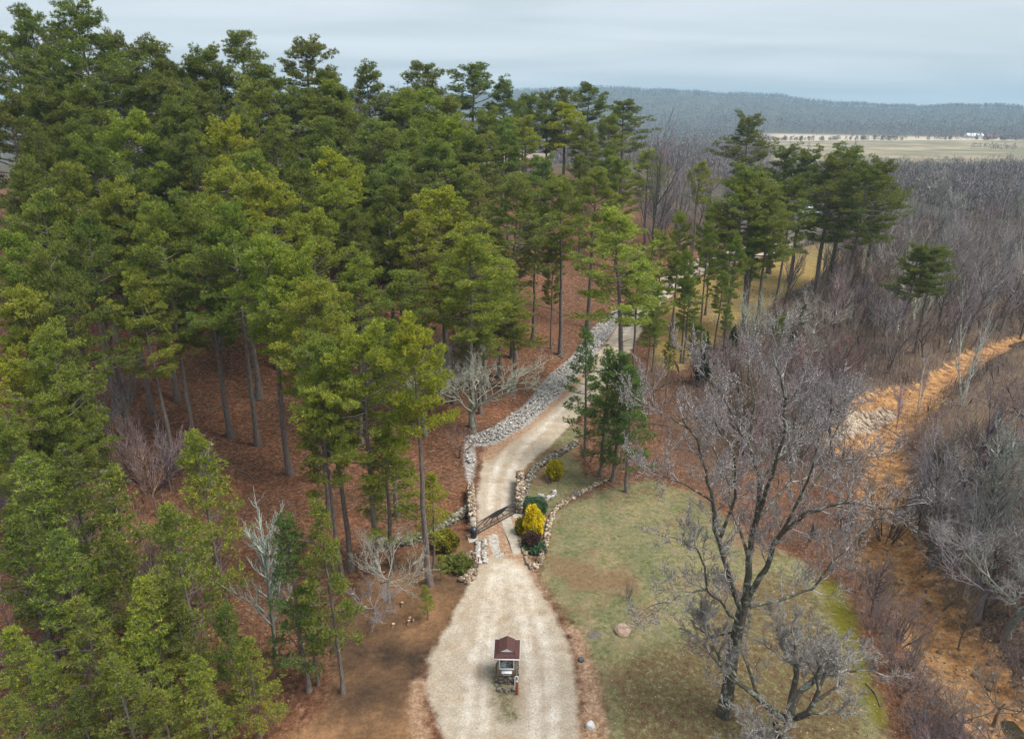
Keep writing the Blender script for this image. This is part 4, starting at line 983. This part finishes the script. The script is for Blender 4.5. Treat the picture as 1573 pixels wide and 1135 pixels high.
X_ = np.where(f_ < 2, u * (hw_ + .06), np.where(f_ == 2, -(hw_ + .06), hw_ + .06)); Y_ = np.where(f_ < 2, np.where(f_ == 0, -(hd + .06), hd + .06), u * (hd + .06))
rocks(MB(), nr, np.stack([X_, Y_, zs_], 1), nr.uniform(.07, .12, n), .7).build('stone_facing', M['dark_stone'], KB)
mb = MB(); T = .06; zb, zt = .55, 2.28; wx, wz0, wz1 = .44, 1.30, 2.12
mb.box(-hw_, hw_, hd - T, hd, zb, zt).box(-hw_, -hw_ + T, -hd, hd - T - .003, zb, zt).box(hw_ - T, hw_, -hd, hd - T - .003, zb, zt)
mb.box(-hw_ + T + .002, -wx, -hd, -hd + T, zb, zt).box(wx, hw_ - T - .002, -hd, -hd + T, zb, zt).box(-wx + .002, wx - .002, -hd, -hd + T, zb, wz0).box(-wx + .002, wx - .002, -hd, -hd + T, wz1, zt)
mb.build('wall', M['siding'], KB)
MB().box(-hw_ + T, hw_ - T, -hd + T, hd - T, .56, .62).build('floor', M['olive_wall'], KB)
MB().box(-hw_ + T + .004, hw_ - T - .004, hd - T - .02, hd - T - .004, .63, 2.2).build('inner_wall', M['olive_wall'], KB)
MB().box(-.50, -.05, -.60, -.1, 1.32, 1.40).box(-.48, -.42, -.58, -.52, .62, 1.32).box(-.14, -.08, -.58, -.52, .62, 1.32).build('desk', M['bright_white'], KB)
MB().box(.28, .52, .3, .6, .62, 2.1).build('cabinet', M['bright_white'], KB)
win = MB(); fr = .055
win.box(-wx - fr, wx + fr, -hd - .035, -hd - .003, wz1, wz1 + fr + .01).box(-wx - fr, wx + fr, -hd - .05, -hd - .003, wz0 - fr - .02, wz0).box(-wx - fr, -wx, -hd - .035, -hd - .003, wz0 + .001, wz1 - .001).box(wx, wx + fr, -hd - .035, -hd - .003, wz0 + .001, wz1 - .001)
wo = win.build('window', M['bright_white'], KB)
MB().box(-wx + .002, wx - .002, -hd + .02, -hd + .03, wz0 + .002, wz1 - .002).build('pane', M['glass'], wo)
MB().box(-.34, .34, -hd - .26, -hd - .004, 1.06, 1.13).box(-.34, -.30, -hd - .2, -hd - .004, 1.0, 1.058).box(.30, .34, -hd - .2, -hd - .004, 1.0, 1.058).build('shelf', M['bright_white'], KB)
sl = MB().box(-.24, .24, -hd - .03, -hd - .004, .94, .98).box(-.24, .24, -hd - .03, -hd - .004, .72, .76).box(-.24, -.20, -hd - .03, -hd - .004, .762, .938).box(.20, .24, -hd - .03, -hd - .004, .762, .938).build('slot_frame', M['bright_white'], KB)
MB().box(-.198, .198, -hd - .018, -hd - .005, .762, .938).build('slot', M['black_metal'], sl)
MB().box(-.18, .26, hd + .004, hd + .03, .60, 2.1).build('door', M['bright_white'], KB)
# dutch gable roof: lower skirt all round, small gable on top
ew, ed, ez, sz1 = .86, .90, 2.26, 2.56; iw, idp = .50, .52
mb = MB()
lo_ = [(-ew, -ed, ez), (ew, -ed, ez), (ew, ed, ez), (-ew, ed, ez)]; up_ = [(-iw, -idp, sz1), (iw, -idp, sz1), (iw, idp, sz1), (-iw, idp, sz1)]
for i in range(4): mb.add([lo_[i], lo_[(i + 1) % 4], up_[(i + 1) % 4], up_[i]], [(0, 1, 2, 3)])
mb.add([(-iw - .05, -idp - .1, sz1 - .02), (0, -idp - .1, sz1 + .28), (0, idp + .1, sz1 + .28), (-iw - .05, idp + .1, sz1 - .02)], [(0, 1, 2, 3)])
mb.add([(iw + .05, -idp - .1, sz1 - .02), (0, -idp - .1, sz1 + .28), (0, idp + .1, sz1 + .28), (iw + .05, idp + .1, sz1 - .02)], [(3, 2, 1, 0)])
rf = mb.build('roof', M['shingle'], KB)
MB().add([(-iw, -idp - .06, sz1 + .0), (iw, -idp - .06, sz1 + .0), (0, -idp - .06, sz1 + .26)], [(0, 1, 2)]).add([(-iw, idp + .06, sz1), (iw, idp + .06, sz1), (0, idp + .06, sz1 + .26)], [(2, 1, 0)]).build('gable', M['bright_white'], rf)
MB().box(-ew - .015, ew + .015, -ed - .025, -ed - .002, ez - .09, ez + .01).box(-ew - .015, ew + .015, ed + .002, ed + .025, ez - .09, ez + .01).box(-ew - .025, -ew - .002, -ed, ed, ez - .09, ez + .01).box(ew + .002, ew + .025, -ed, ed, ez - .09, ez + .01).build('fascia', M['bright_white'], KB)
MB().box(-ew + .01, ew - .01, -ed + .01, ed - .01, ez - .07, ez - .04).build('soffit', M['bright_white'], KB)
tube([(.55, -hd - .2, -.05), (.55, -hd - .2, .72), (.58, -hd - .17, .78), (.72, -hd - .17, .78), (.76, -hd - .19, .72), (.76, -hd - .2, .55)], .03, 8).build('pipe', M['bright_white'], KB, True)
pp = hit(794, 1066)
r = empty('bollard', tuple(pp), 0, label='rust red round bollard standing at the front right corner of the booth', cat='bollard')
M['rust'] = simple('rust', (.19, .055, .03), (.32, .11, .06), 7)
cyl(MB(), 0, 0, -.1, 1.12, .10, 16).build('pipe', M['rust'], r, True); cyl(MB(), 0, 0, 1.12, 1.19, .095, 16, .03).build('cap', M['concrete'], r, True)
# low stone kerb in front of the booth
wall([(765, 1052), (766, 1060), (778, 1062), (789, 1060)], .06, .25, 'dark_stone', 'thin dark broken kerb of stones in front of the booth', 'stone border', .09, 'stone_border', False, .6)

# ------------------------------------------------------------------ shrubs
def leafmat(nm, stops): M[nm] = foliage(nm, stops, .3)
leafmat('gold_leaf', [(0, (.50, .38, .01)), (.5, (.85, .68, .015)), (1, (.95, .82, .05))])
leafmat('olive_leaf', [(0, (.12, .13, .02)), (.6, (.28, .26, .03)), (1, (.48, .36, .04))])
leafmat('juniper_leaf', [(0, (.05, .11, .07)), (.6, (.11, .19, .12)), (1, (.18, .27, .17))])
leafmat('purple_leaf', [(0, (.05, .03, .03)), (.6, (.11, .06, .065)), (1, (.18, .11, .10))])
leafmat('grass_leaf', [(0, (.09, .13, .03)), (.6, (.18, .22, .06)), (1, (.30, .30, .10))])
def shrub(px, py, h, w_, mat, label, cone=.0, n=1500, name='shrub', cat='bush', dense=1.0, zoff=0.0):
    p = hit(px, py); rng = np.random.default_rng(int(px * 7 + py))
    r = empty(name, (p[0], p[1], h1(p[0], p[1])), 0, label=label, cat=cat)
    g = rng.normal(size=(n, 3)); g /= np.linalg.norm(g, axis=1, keepdims=True); g *= rng.uniform(.45, 1, (n, 1)) ** .4
    zf = (g[:, 2] + 1) / 2; k = 1 - cone * zf
    lump = 1 + .28 * np.sin(g[:, 0] * 6 + px) * np.sin(g[:, 1] * 5 + py) + .14 * np.sin(g[:, 2] * 9 + px)
    pos = np.stack([g[:, 0] * k * lump * w_ / 2, g[:, 1] * k * lump * w_ / 2, zf * h * (1 + .06 * np.sin(g[:, 0] * 9))], 1)
    ax = g * np.array([1, 1, .5]) + np.array([0, 0, .6]); ax /= np.linalg.norm(ax, axis=1, keepdims=True)
    mb = MB(); tufts(mb, rng, pos, ax, 6, .20, .06)
    o = mb.build('foliage', M[mat], r); o.color = (1, 1, 1, 1)
    st = MB(); e = pos[rng.choice(n, 24, False)] * .8
    st.tubes(np.zeros((24, 3)), e, .03, .01, 5); o = st.build('stem', M['grey_bark'], r); o.color = (1, 1, 1, 1)
    return r
shrub(819, 822, 3.1, 2.2, 'gold_leaf', 'large bright yellow conical bush beside the gateway', .55, 2600)
shrub(803, 818, 1.5, 1.4, 'olive_leaf', 'olive yellow lower bush at the left foot of the large yellow bush', .2, 900)
shrub(816, 838, 1.3, 1.5, 'purple_leaf', 'dark purple brown round bush in front of the large yellow bush', .1, 1000)
shrub(822, 843, .5, 1.9, 'juniper_leaf', 'low dark green mat under the purple bush', 0, 700)
shrub(821, 784, 1.2, 2.2, 'juniper_leaf', 'blue green sprawling juniper behind the large yellow bush', .1, 1600)
shrub(852, 735, 2.1, 1.7, 'gold_leaf', 'small yellow shrub in the bed at the road bend', .15, 1200).children[0].color = (.62, .66, .8, 1)
shrub(684, 842, 1.7, 2.3, 'olive_leaf', 'yellow green rounded bush left of the gate below the dry stone wall', .15, 1500)
shrub(704, 872, 1.0, 2.2, 'grass_leaf', 'low green bush on the left verge below the yellow green one', .1, 900)
pine(676, 850, 2.6, 'l', 'young', 1.3, 'tiny light green pine sapling at the top edge of the bare dirt', None, 3)
pine(655, 898, 3.2, 'l', 'young', 1.2, 'small light green pine sapling lowest on the dirt bank, near the gravel', None, 1)
# cedars among the pines right of the road
def cedar(px, py, h, w_, label): 
    r = shrub(px, py, h, w_, 'juniper_leaf', label, .75, 3600, 'cedar_tree', 'cedar'); r.children[0].color = (.62, .72, .55, 1); return r
cedar(1078, 590, 7.5, 3.4, 'dark green conical cedar at the foot of the pines right of the green clump')
cedar(1122, 560, 6.0, 2.6, 'mid green slim cedar right of the dark conical one')
cedar(1210, 545, 5.0, 3.0, 'green cedar showing through the whitish bare trees')

# ------------------------------------------------------------------ boulders, logs
M['boulder'] = simple('boulder', (.25, .17, .125), (.42, .31, .24), 2.5, bmp=.5)
M['dark_rock'] = simple('dark_rock', (.05, .05, .055), (.14, .14, .15), 4, bmp=.5)
M['pale_rock'] = simple('pale_rock', (.42, .42, .42), (.68, .68, .66), 4, bmp=.5)
def rock(px, py, s, fl, mat, label, name='boulder', cat='rock', ax=1.0, dz=0.0):
    p = hit(px, py)
    bpy_me = bpy.data.meshes.new(name)
    import bmesh
    bm = bmesh.new(); bmesh.ops.create_icosphere(bm, subdivisions=3, radius=1)
    rr3 = random.Random(px); o1 = Vector((rr3.random() * 9, rr3.random() * 9, 0))
    from mathutils import noise as mn
    for v in bm.verts:
        k = 1 + .28 * mn.noise(v.co * 1.3 + o1) + .10 * mn.noise(v.co * 4 + o1)
        v.co = Vector((v.co.x * k * s * ax, v.co.y * k * s, max(-.5, min(.72, v.co.z * k)) * s * fl))
    bm.to_mesh(bpy_me); bm.free(); bpy_me.materials.append(M[mat])
    o = bpy.data.objects.new(name, bpy_me); col.objects.link(o); o.location = (p[0], p[1], p[2] + s * fl * .3 + dz)
    tag(o, label, cat)
rock(957, 969, .62, .5, 'boulder', 'round pinkish brown boulder on the lawn below the brown leafless shrub')
rock(893, 1014, .24, .8, 'dark_rock', 'dark grey rock on the orange soil right of the gravel')
rock(907, 1115, .28, 1.0, 'pale_rock', 'pale grey rock on the orange soil near the bottom edge of the photo')
rock(912, 975, .42, .12, 'mortar', 'flat dull stone lying in the grass left of the brown boulder', ax=1.3)
rock(884, 762, .35, .8, 'dark_rock', 'dark round rock sitting on the pale stone border', dz=.1)
M['cut_wood'] = simple('cut_wood', (.52, .30, .17), (.68, .45, .28), 8)
for i, (px, py) in enumerate([(591, 881), (543, 914), (549, 982), (604, 963), (632, 953), (628, 958), (588, 895), (651, 876), (560, 935), (618, 930)]):
    p = hit(px, py); a = prng.uniform(0, 6.28); dx_, dy_ = math.cos(a), math.sin(a); rr4 = prng.uniform(.10, .16)
    r = empty('log_round', (p[0], p[1], p[2] + .03), a, label='short sawn log piece with orange cut end lying on the dark dirt bank', cat='log', group='sawn log pieces on the dirt bank')
    tube([(-.2, 0, .1), (.2, 0, .1)], rr4, 12).build('bark', M['grey_bark'], r).color = (.6, .5, .45, 1)
    MB().add([(.204, rr4 * .93 * math.cos(q_), .1 + rr4 * .93 * math.sin(q_)) for q_ in np.linspace(0, 2 * PI, 13)[:-1]], [tuple(range(12))]).add([(-.12 + .2 * math.cos(q_) * .5, .12 * math.sin(q_), .1 + rr4 + .004) for q_ in np.linspace(0, 2 * PI, 13)[:-1]], [tuple(range(12))]).build('cut_end', M['cut_wood'], r)
def log(pts, rad, label, c=(.6, .55, .5, 1)):
    thin = label.startswith('thin fallen')
    G = [Vector(hit(*p)) + Vector((0, 0, rad * .8)) for p in pts]; o0 = G[0].copy()
    r = empty('fallen_branch' if thin else 'fallen_log', tuple(o0), 0, label=label, cat='fallen branch' if thin else 'fallen log', group=('branches on the needle floor' if 'needle' in label else 'branches on the brown litter') if thin else None)
    o = MB().path([tuple(g - o0) for g in G], np.linspace(rad, rad * .5, len(G)), 9).build('trunk', M['grey_bark'], r, True); o.color = c
    q_ = [G[-1] - o0, G[-1] - o0 + Vector((.8, .3, .5))]; q2 = [G[-2] - o0, G[-2] - o0 + Vector((-.6, -.2, .8))]
    o = MB().path([tuple(x) for x in q_], [rad * .4, .02], 6).path([tuple(x) for x in q2], [rad * .4, .02], 6).build('branch_stub', M['grey_bark'], r); o.color = c
log([(1465, 802), (1490, 806), (1512, 822), (1538, 836)], .16, 'dark fallen log on the leafy right bank of the creek')
log([(1420, 735), (1426, 722), (1430, 710)], .10, 'short orange brown broken log below the white trunked tree', (1.5, .9, .55, 1))

for i, (a_, b_) in enumerate([((300, 640), (352, 628)), ((470, 655), (505, 690)), ((360, 720), (395, 742)), ((250, 560), (300, 575)), ((830, 470), (868, 486)), ((770, 590), (790, 620)), ((455, 830), (500, 842)), ((1000, 650), (1040, 662)), ((1480, 880), (1520, 905)), ((1330, 1050), (1352, 1085))]):
    mid = ((a_[0] + b_[0]) / 2 + 3, (a_[1] + b_[1]) / 2 - 2)
    log([a_, mid, b_], .07 + .01 * (i % 3), ['thin fallen branch lying on the red needle floor inside the pine wood'] [0] if i < 7 else 'thin fallen branch lying on brown litter right of the road', (.8, .7, .62, 1))
# ------------------------------------------------------------------ far buildings
M['tan_roof'] = simple('tan_roof', (.26, .20, .18), (.38, .31, .28), .8)
M['grey_wall'] = simple('grey_wall', (.42, .38, .33), (.55, .50, .44), .8)
M['blue_roof'] = simple('blue_roof', (.36, .50, .58), (.46, .60, .68), .8, .4)
M['metal_roof'] = simple('metal_roof', (.75, .80, .83), (.88, .92, .94), .3, .4)
M['barn_red'] = simple('barn_red', (.16, .06, .055), (.24, .10, .09), .5)
def house(px, py, L_, D_, h, rh, rz, wm, rm, label, cat='house', name='house', nwin=3):
    p = hit(px, py); r = empty(name, (p[0], p[1], p[2]), rz, label=label, cat=cat)
    a, b2 = L_ / 2, D_ / 2
    mb = MB().box(-a, a, -b2, b2, -1, h)
    mb.add([(-a, -b2, h + .002), (-a, b2, h + .002), (-a, 0, h + rh - .08)], [(0, 1, 2)]).add([(a, -b2, h + .002), (a, b2, h + .002), (a, 0, h + rh - .08)], [(0, 2, 1)])
    mb.build('wall', M[wm], r)
    e = .5; sl_ = rh / b2
    for s_ in (-1, 1):
        pass
    MB().add([(-a - e, -b2 - e, h - e * sl_), (a + e, -b2 - e, h - e * sl_), (a + e, 0, h + rh), (-a - e, 0, h + rh), (-a - e, b2 + e, h - e * sl_), (a + e, b2 + e, h - e * sl_),
               (-a - e, -b2 - e, h - e * sl_ - .15), (a + e, -b2 - e, h - e * sl_ - .15), (-a - e, b2 + e, h - e * sl_ - .15), (a + e, b2 + e, h - e * sl_ - .15)],
              [(0, 1, 2, 3), (3, 2, 5, 4), (6, 7, 1, 0), (4, 5, 9, 8)]).build('roof', M[rm], r)
    for k in range(nwin):
        x = -a + L_ * (k + .75) / (nwin + .5)
        wd_ = MB().box(x - .65, x + .65, -b2 - .05, -b2 - .003, 1.0, 2.3).build('window', M['white_paint'], r)
        MB().box(x - .55, x + .55, -b2 - .07, -b2 - .052, 1.1, 2.2).build('pane', M['black_metal'], wd_)
    dd_ = MB().box(a - 1.7, a - .7, -b2 - .05, -b2 - .003, 0, 2.1).build('door', M['white_paint'], r)
    MB().box(a - .95, a - .87, -b2 - .10, -b2 - .052, .95, 1.05).build('handle', M['black_metal'], dd_)
house(1236, 336, 8, 6, 2.9, 1.6, .25, 'bright_white', 'blue_roof', 'white house with a pale blue roof glimpsed through pines at the end of the road')
house(803, 268, 14, 9, 3.0, 2.6, .1, 'grey_wall', 'tan_roof', 'house with a pinkish tan roof glimpsed through the middle of the pine stand')
house(622, 266, 16, 9, 3.0, 2.6, -.1, 'grey_wall', 'tan_roof', 'pale house glimpsed between pines left of the middle of the stand')
house(1495, 212, 34, 16, 4.5, 4.5, .05, 'bright_white', 'metal_roof', 'long white metal roofed barn at the far edge of the fields', 'barn', 'barn', 4)
house(1521, 213, 20, 14, 4.0, 4.0, .05, 'barn_red', 'barn_red', 'dull red shed right of the long white roofed barn', 'shed', 'shed', 2)

# ------------------------------------------------------------------ undergrowth, fallen leaves (uncountable)
M['brush'] = island('brush', [(0, (.09, .06, .045)), (.4, (.16, .12, .10)), (.8, (.27, .22, .20)), (1, (.38, .33, .31))])
def scatter_xy(n, x0, x1, y0, y1, cond):
    X = nr.uniform(x0, x1, n * 4); Y = y0 + (y1 - y0) * nr.uniform(0, 1, n * 4) ** 1.25
    k = cond(X, Y); X, Y = X[k][:n], Y[k][:n]; return X, Y
def away(X, Y, zs):
    k = np.ones(X.shape, bool)
    for z_, mg in zs:
        for P in Z[z_]: k &= sdf(X, Y, P) > mg
    return k
def brush(name, X, Y, hh, wd_, mat, label, cat):
    n = len(X); Zg = height(X, Y); far = np.hypot(X, Y) / 100
    hs = nr.uniform(*hh, n); a = nr.uniform(0, 6.28, n); tl = nr.uniform(.05, .5, n)
    p0 = np.stack([X, Y, Zg - .05], 1); top = p0 + np.stack([np.cos(a) * tl * hs, np.sin(a) * tl * hs, hs], 1)
    q = nr.uniform(0, 6.28, n); w_ = wd_ * np.maximum(.6, far)
    sv = np.stack([np.cos(q) * w_, np.sin(q) * w_, 0 * q], 1)
    mid = p0 * .5 + top * .5 + nr.normal(0, .08, (n, 3)) * hs[:, None]
    v = np.stack([p0 - sv, p0 + sv, mid + sv * .7, top, mid - sv * .7], 1).reshape(-1, 3)
    mb = MB().add(v, np.arange(n)[:, None] * 5 + np.array([[0, 1, 2, 3, 4]]))
    for j in range(3):
        f = nr.uniform(.35, .85, n)[:, None]; s_ = p0 * (1 - f) + top * f
        e = s_ + nr.normal(0, .36, (n, 3)) * hs[:, None] * np.array([1, 1, .4]) + np.array([0, 0, .25]) * hs[:, None]
        v = np.stack([s_ - sv * .6, s_ + sv * .6, e], 1).reshape(-1, 3); mb.add(v, np.arange(n)[:, None] * 3 + np.array([[0, 1, 2]]))
    tag(mb.build(name, M[mat]), label, cat, kind='stuff')
def isright(X, Y): return X - np.interp(Y, CREEK[::-1, 1], CREEK[::-1, 0])
X, Y = scatter_xy(130000, 14, 330, 24, 400, lambda X, Y: (np.abs(X) < Y * .80 + 8) & (isright(X, Y) > 2.8 + 1.2 * np.sin(Y * .5)) & (nr.uniform(0, 1, X.shape) < .25 + .75 * sm(vnoise(X, Y, 5), -.4, .5)))
brush('undergrowth', X, Y, (.6, 2.6), .018, 'brush', 'brown leafless undergrowth covering the right bank of the creek', 'undergrowth')
X, Y = scatter_xy(90000, 10, 170, 26, 260, lambda X, Y: (isright(X, Y) < -3) & (X > np.interp(Y, ROADC[:, 1], ROADC[:, 0]) + 9) & away(X, Y, (('lawn', .8), ('gold', .5), ('road', 1.5), ('sand', .5))) & (nr.uniform(0, 1, X.shape) < .3 + .7 * sm(vnoise(X, Y, 4), -.4, .5)))
brush('thicket', X, Y, (.6, 3.0), .018, 'brush', 'mauve brown leafless thicket between the lawn and the creek', 'thicket')
X, Y = scatter_xy(5000, -60, -8, 28, 110, lambda X, Y: (np.abs(X) < Y * .9) & away(X, Y, (('dirt', 1), ('road', 2), ('riprap', 1))) & (vnoise(X, Y, 7) > .15))
brush('forest_undergrowth', X, Y, (.3, 1.3), .012, 'brush', 'sparse brown saplings and stalks on the needle floor under the pines', 'undergrowth')
M['fallen_leaf'] = island('fallen_leaf', [(0, (.10, .045, .028)), (.5, (.22, .11, .065)), (.85, (.38, .24, .16)), (1, (.55, .42, .32))])
X, Y = scatter_xy(90000, -70, 60, 24, 150, lambda X, Y: away(X, Y, (('road', .1), ('riprap', .1), ('dirt', 1.5), ('sand', 0))) & ((sdf(X, Y, Z['lawn'][0]) > 0) | (nr.uniform(0, 1, X.shape) < .10 * sm(X, 4, 26) + .75 * (sdf(X, Y, Z['leaf2'][0]) < .5))))
n = len(X); a = nr.uniform(0, 6.28, n); s_ = nr.uniform(.04, .085, n) * np.maximum(.8, Y / 80)
c_ = np.stack([X, Y, height(X, Y) + nr.uniform(.03, .08, n)], 1); tl = nr.normal(0, .4, n)
u_ = np.stack([np.cos(a), np.sin(a), tl], 1) * s_[:, None]; v_ = np.stack([-np.sin(a), np.cos(a), nr.normal(0, .3, n)], 1) * s_[:, None] * .7
mb = MB().add(np.stack([c_ - u_, c_ + v_, c_ + u_, c_ - v_], 1).reshape(-1, 3), np.arange(n)[:, None] * 4 + np.array([[0, 1, 2, 3]]))
tag(mb.build('fallen_leaves', M['fallen_leaf']), 'rusty fallen leaves scattered over the forest floor and bank', 'fallen leaves', kind='stuff')
M['straw'] = island('straw', [(0, (.20, .19, .07)), (.5, (.32, .30, .13)), (1, (.46, .38, .20))])
X, Y = scatter_xy(26000, -2, 60, 28, 110, lambda X, Y: (sdf(X, Y, Z['lawn'][0]) < -.2) | (sdf(X, Y, Z['lawn'][1]) < -.1))
n = len(X); hs = nr.uniform(.04, .12, n); g0_ = height(X, Y); a = nr.uniform(0, 6.28, n)
p0 = np.stack([X, Y, g0_], 1); sv = np.stack([np.cos(a), np.sin(a), 0 * a], 1) * .018; tp = p0 + np.stack([nr.normal(0, .05, n), nr.normal(0, .05, n), hs], 1)
tag(MB().add(np.stack([p0 - sv, p0 + sv, tp], 1).reshape(-1, 3), np.arange(n)[:, None] * 3 + np.array([[0, 1, 2]])).build('grass_blades', M['straw']), 'short green and straw coloured grass blades on the lawn', 'grass', kind='stuff')

# ------------------------------------------------------------------ far woods (read as one mass)
M['far_wood'] = island('far_wood', [(0, (.10, .085, .08)), (.5, (.18, .155, .15)), (.9, (.28, .25, .245)), (1, (.40, .37, .36))])
M['far_green'] = island('far_green', [(0, (.020, .035, .018)), (1, (.055, .085, .035))])
def far_trees(X, Y, H, per, wid, evergreen=False):
    n = len(X); Zg = height(X, Y); I = np.repeat(np.arange(n), per); m_ = len(I)
    Hh = H * nr.uniform(.75, 1.15, n)[I]; a = nr.uniform(0, 6.28, m_); u = nr.uniform(0, 1, m_)
    cz = (.25 + .75 * u) if not evergreen else (.12 + .88 * u)
    rad = Hh * (.34 * np.sin(PI * np.clip(cz, .05, .97)) ** .6 if not evergreen else .26 * (1.05 - cz)) * nr.uniform(.3, 1, m_) ** .5
    c = np.stack([X[I] + np.cos(a) * rad, Y[I] + np.sin(a) * rad, Zg[I] + Hh * cz * .97], 1)
    if evergreen: d = np.stack([np.cos(a), np.sin(a), nr.uniform(-.2, .6, m_)], 1) * (Hh * .10)[:, None]
    else: d = np.stack([np.cos(a) * .35, np.sin(a) * .35, nr.uniform(.2, 1.0, m_)], 1) * (Hh * .11)[:, None] + nr.normal(0, .45, (m_, 3))
    q = nr.uniform(0, 6.28, m_); w_ = wid if np.isscalar(wid) else wid[I]
    sv = np.stack([np.cos(q), np.sin(q), nr.normal(0, .3, m_)], 1) * (w_ if np.isscalar(w_) else w_[:, None])
    v = np.stack([c - sv - d * .5, c + sv - d * .5, c + d], 1).reshape(-1, 3)
    mb = MB().add(v, np.arange(m_)[:, None] * 3 + np.array([[0, 1, 2]]))
    p0 = np.stack([X, Y, Zg - .5], 1); k = 1 if not evergreen else 1
    mb.tubes(p0, p0 + np.stack([0 * X, 0 * X, H * .75 + 0 * X], 1), np.full(n, .012 * H), np.full(n, .004 * H), 3)
    return mb
def polar(n, a0, a1, r0, r1, pw=.5):
    a = nr.uniform(a0, a1, n); rr5 = (r0 ** (1 / pw) + (r1 ** (1 / pw) - r0 ** (1 / pw)) * nr.uniform(0, 1, n)) ** pw
    return rr5 * np.sin(a), rr5 * np.cos(a)
def fieldat(X, Y): return sm(Y, 520, 590) * (1 - sm(np.hypot(X, Y), 1750, 1950)) * sm(np.arctan2(X, Y), .30, .36)
X, Y = polar(9000, .02, .80, 300, 900); k = (nr.uniform(0, 1, len(X)) > fieldat(X, Y) * 1.0); X, Y = X[k], Y[k]; print('mid far', len(X))
tag(far_trees(X, Y, 14, 60, .13).build('valley_woods', M['far_wood']), 'mauve grey leafless woods filling the valley beyond the pines', 'woods', kind='stuff')
X, Y = polar(7000, -.75, .80, 900, 2300); k = (nr.uniform(0, 1, len(X)) > fieldat(X, Y)) ; X, Y = X[k], Y[k]; print('far', len(X))
tag(far_trees(X, Y, 17, 26, .7).build('distant_woods', M['far_wood']), 'blue grey leafless woods behind the far fields', 'woods', kind='stuff')
X, Y = polar(16000, -.78, .80, 2200, 4300)
tag(far_trees(X, Y, 22, 14, 1.6).build('hill_woods', M['far_wood']), 'hazy leafless woods covering the far blue ridge', 'woods', kind='stuff')
X, Y = polar(2600, -.78, .80, 2200, 4000); k = (vnoise(X, Y, 260) + .5 * sm(np.hypot(X, Y), 3200, 3800) > .35); X, Y = X[k], Y[k]
tag(far_trees(X, Y, 24, 26, 2.6, True).build('hill_evergreens', M['far_green']), 'dark evergreens along the crest of the far ridge', 'woods', kind='stuff')
# pebbles and flood litter on the creek bar
X, Y = scatter_xy(9000, 14, 90, 24, 130, lambda X, Y: (sdf(X, Y, Z['sand'][0]) < .6))
rocks(mbp := MB(), nr, np.stack([X, Y, height(X, Y) + .02], 1), np.clip(nr.lognormal(-2.7, .5, len(X)), .03, .30), .6)
tag(mbp.build('creek_pebbles', M['wall_stone']), 'small tan stones strewn over the sandy creek bar', 'pebbles', kind='stuff')
# hedgerow between the two fields
a = nr.uniform(.34, .80, 260); rr5 = 1290 / np.cos(a) * (1 + .004 * np.sin(a * 90)) ; X, Y = rr5 * np.sin(a), rr5 * np.cos(a); k = vnoise(X, Y, 35) > -.25
tag(far_trees(X[k], Y[k], 9, 60, .5).build('hedgerow', M['far_wood']), 'thin dark hedgerow between the greenish field and the pale field', 'hedgerow', kind='stuff')

a = nr.uniform(.34, .80, 170); rr5 = (820 + 260 * np.sin(a * 9) ** 2 + nr.normal(0, 12, 170)) / np.cos(a); X, Y = rr5 * np.sin(a), rr5 * np.cos(a); k = vnoise(X, Y, 60, 2) > .05
tag(far_trees(X[k], Y[k], 10, 60, .3).build('field_trees', M['far_wood']), 'broken line of leafless trees crossing the greenish field', 'woods', kind='stuff')
X, Y = polar(700, .36, .80, 1480, 1900); k = vnoise(X, Y, 120, 4) > .1
tag(far_trees(X[k], Y[k], 13, 36, .7).build('field_copses', M['far_wood']), 'leafless copses breaking up the pale far field', 'woods', kind='stuff')
# ------------------------------------------------------------------ haze
m = bpy.data.materials.new('haze'); m.use_nodes = True; t = m.node_tree; t.nodes.clear()
o_ = nd(t, 'ShaderNodeOutputMaterial'); pv = nd(t, 'ShaderNodeVolumePrincipled')
pv.inputs['Color'].default_value = (.50, .76, .97, 1); pv.inputs['Density'].default_value = HAZE; pv.inputs['Anisotropy'].default_value = .0
t.links.new(pv.outputs[0], o_.inputs['Volume'])
tag(MB().box(-5400, 5400, -200, 6700, -18, 215).build('haze', m), kind='stuff')
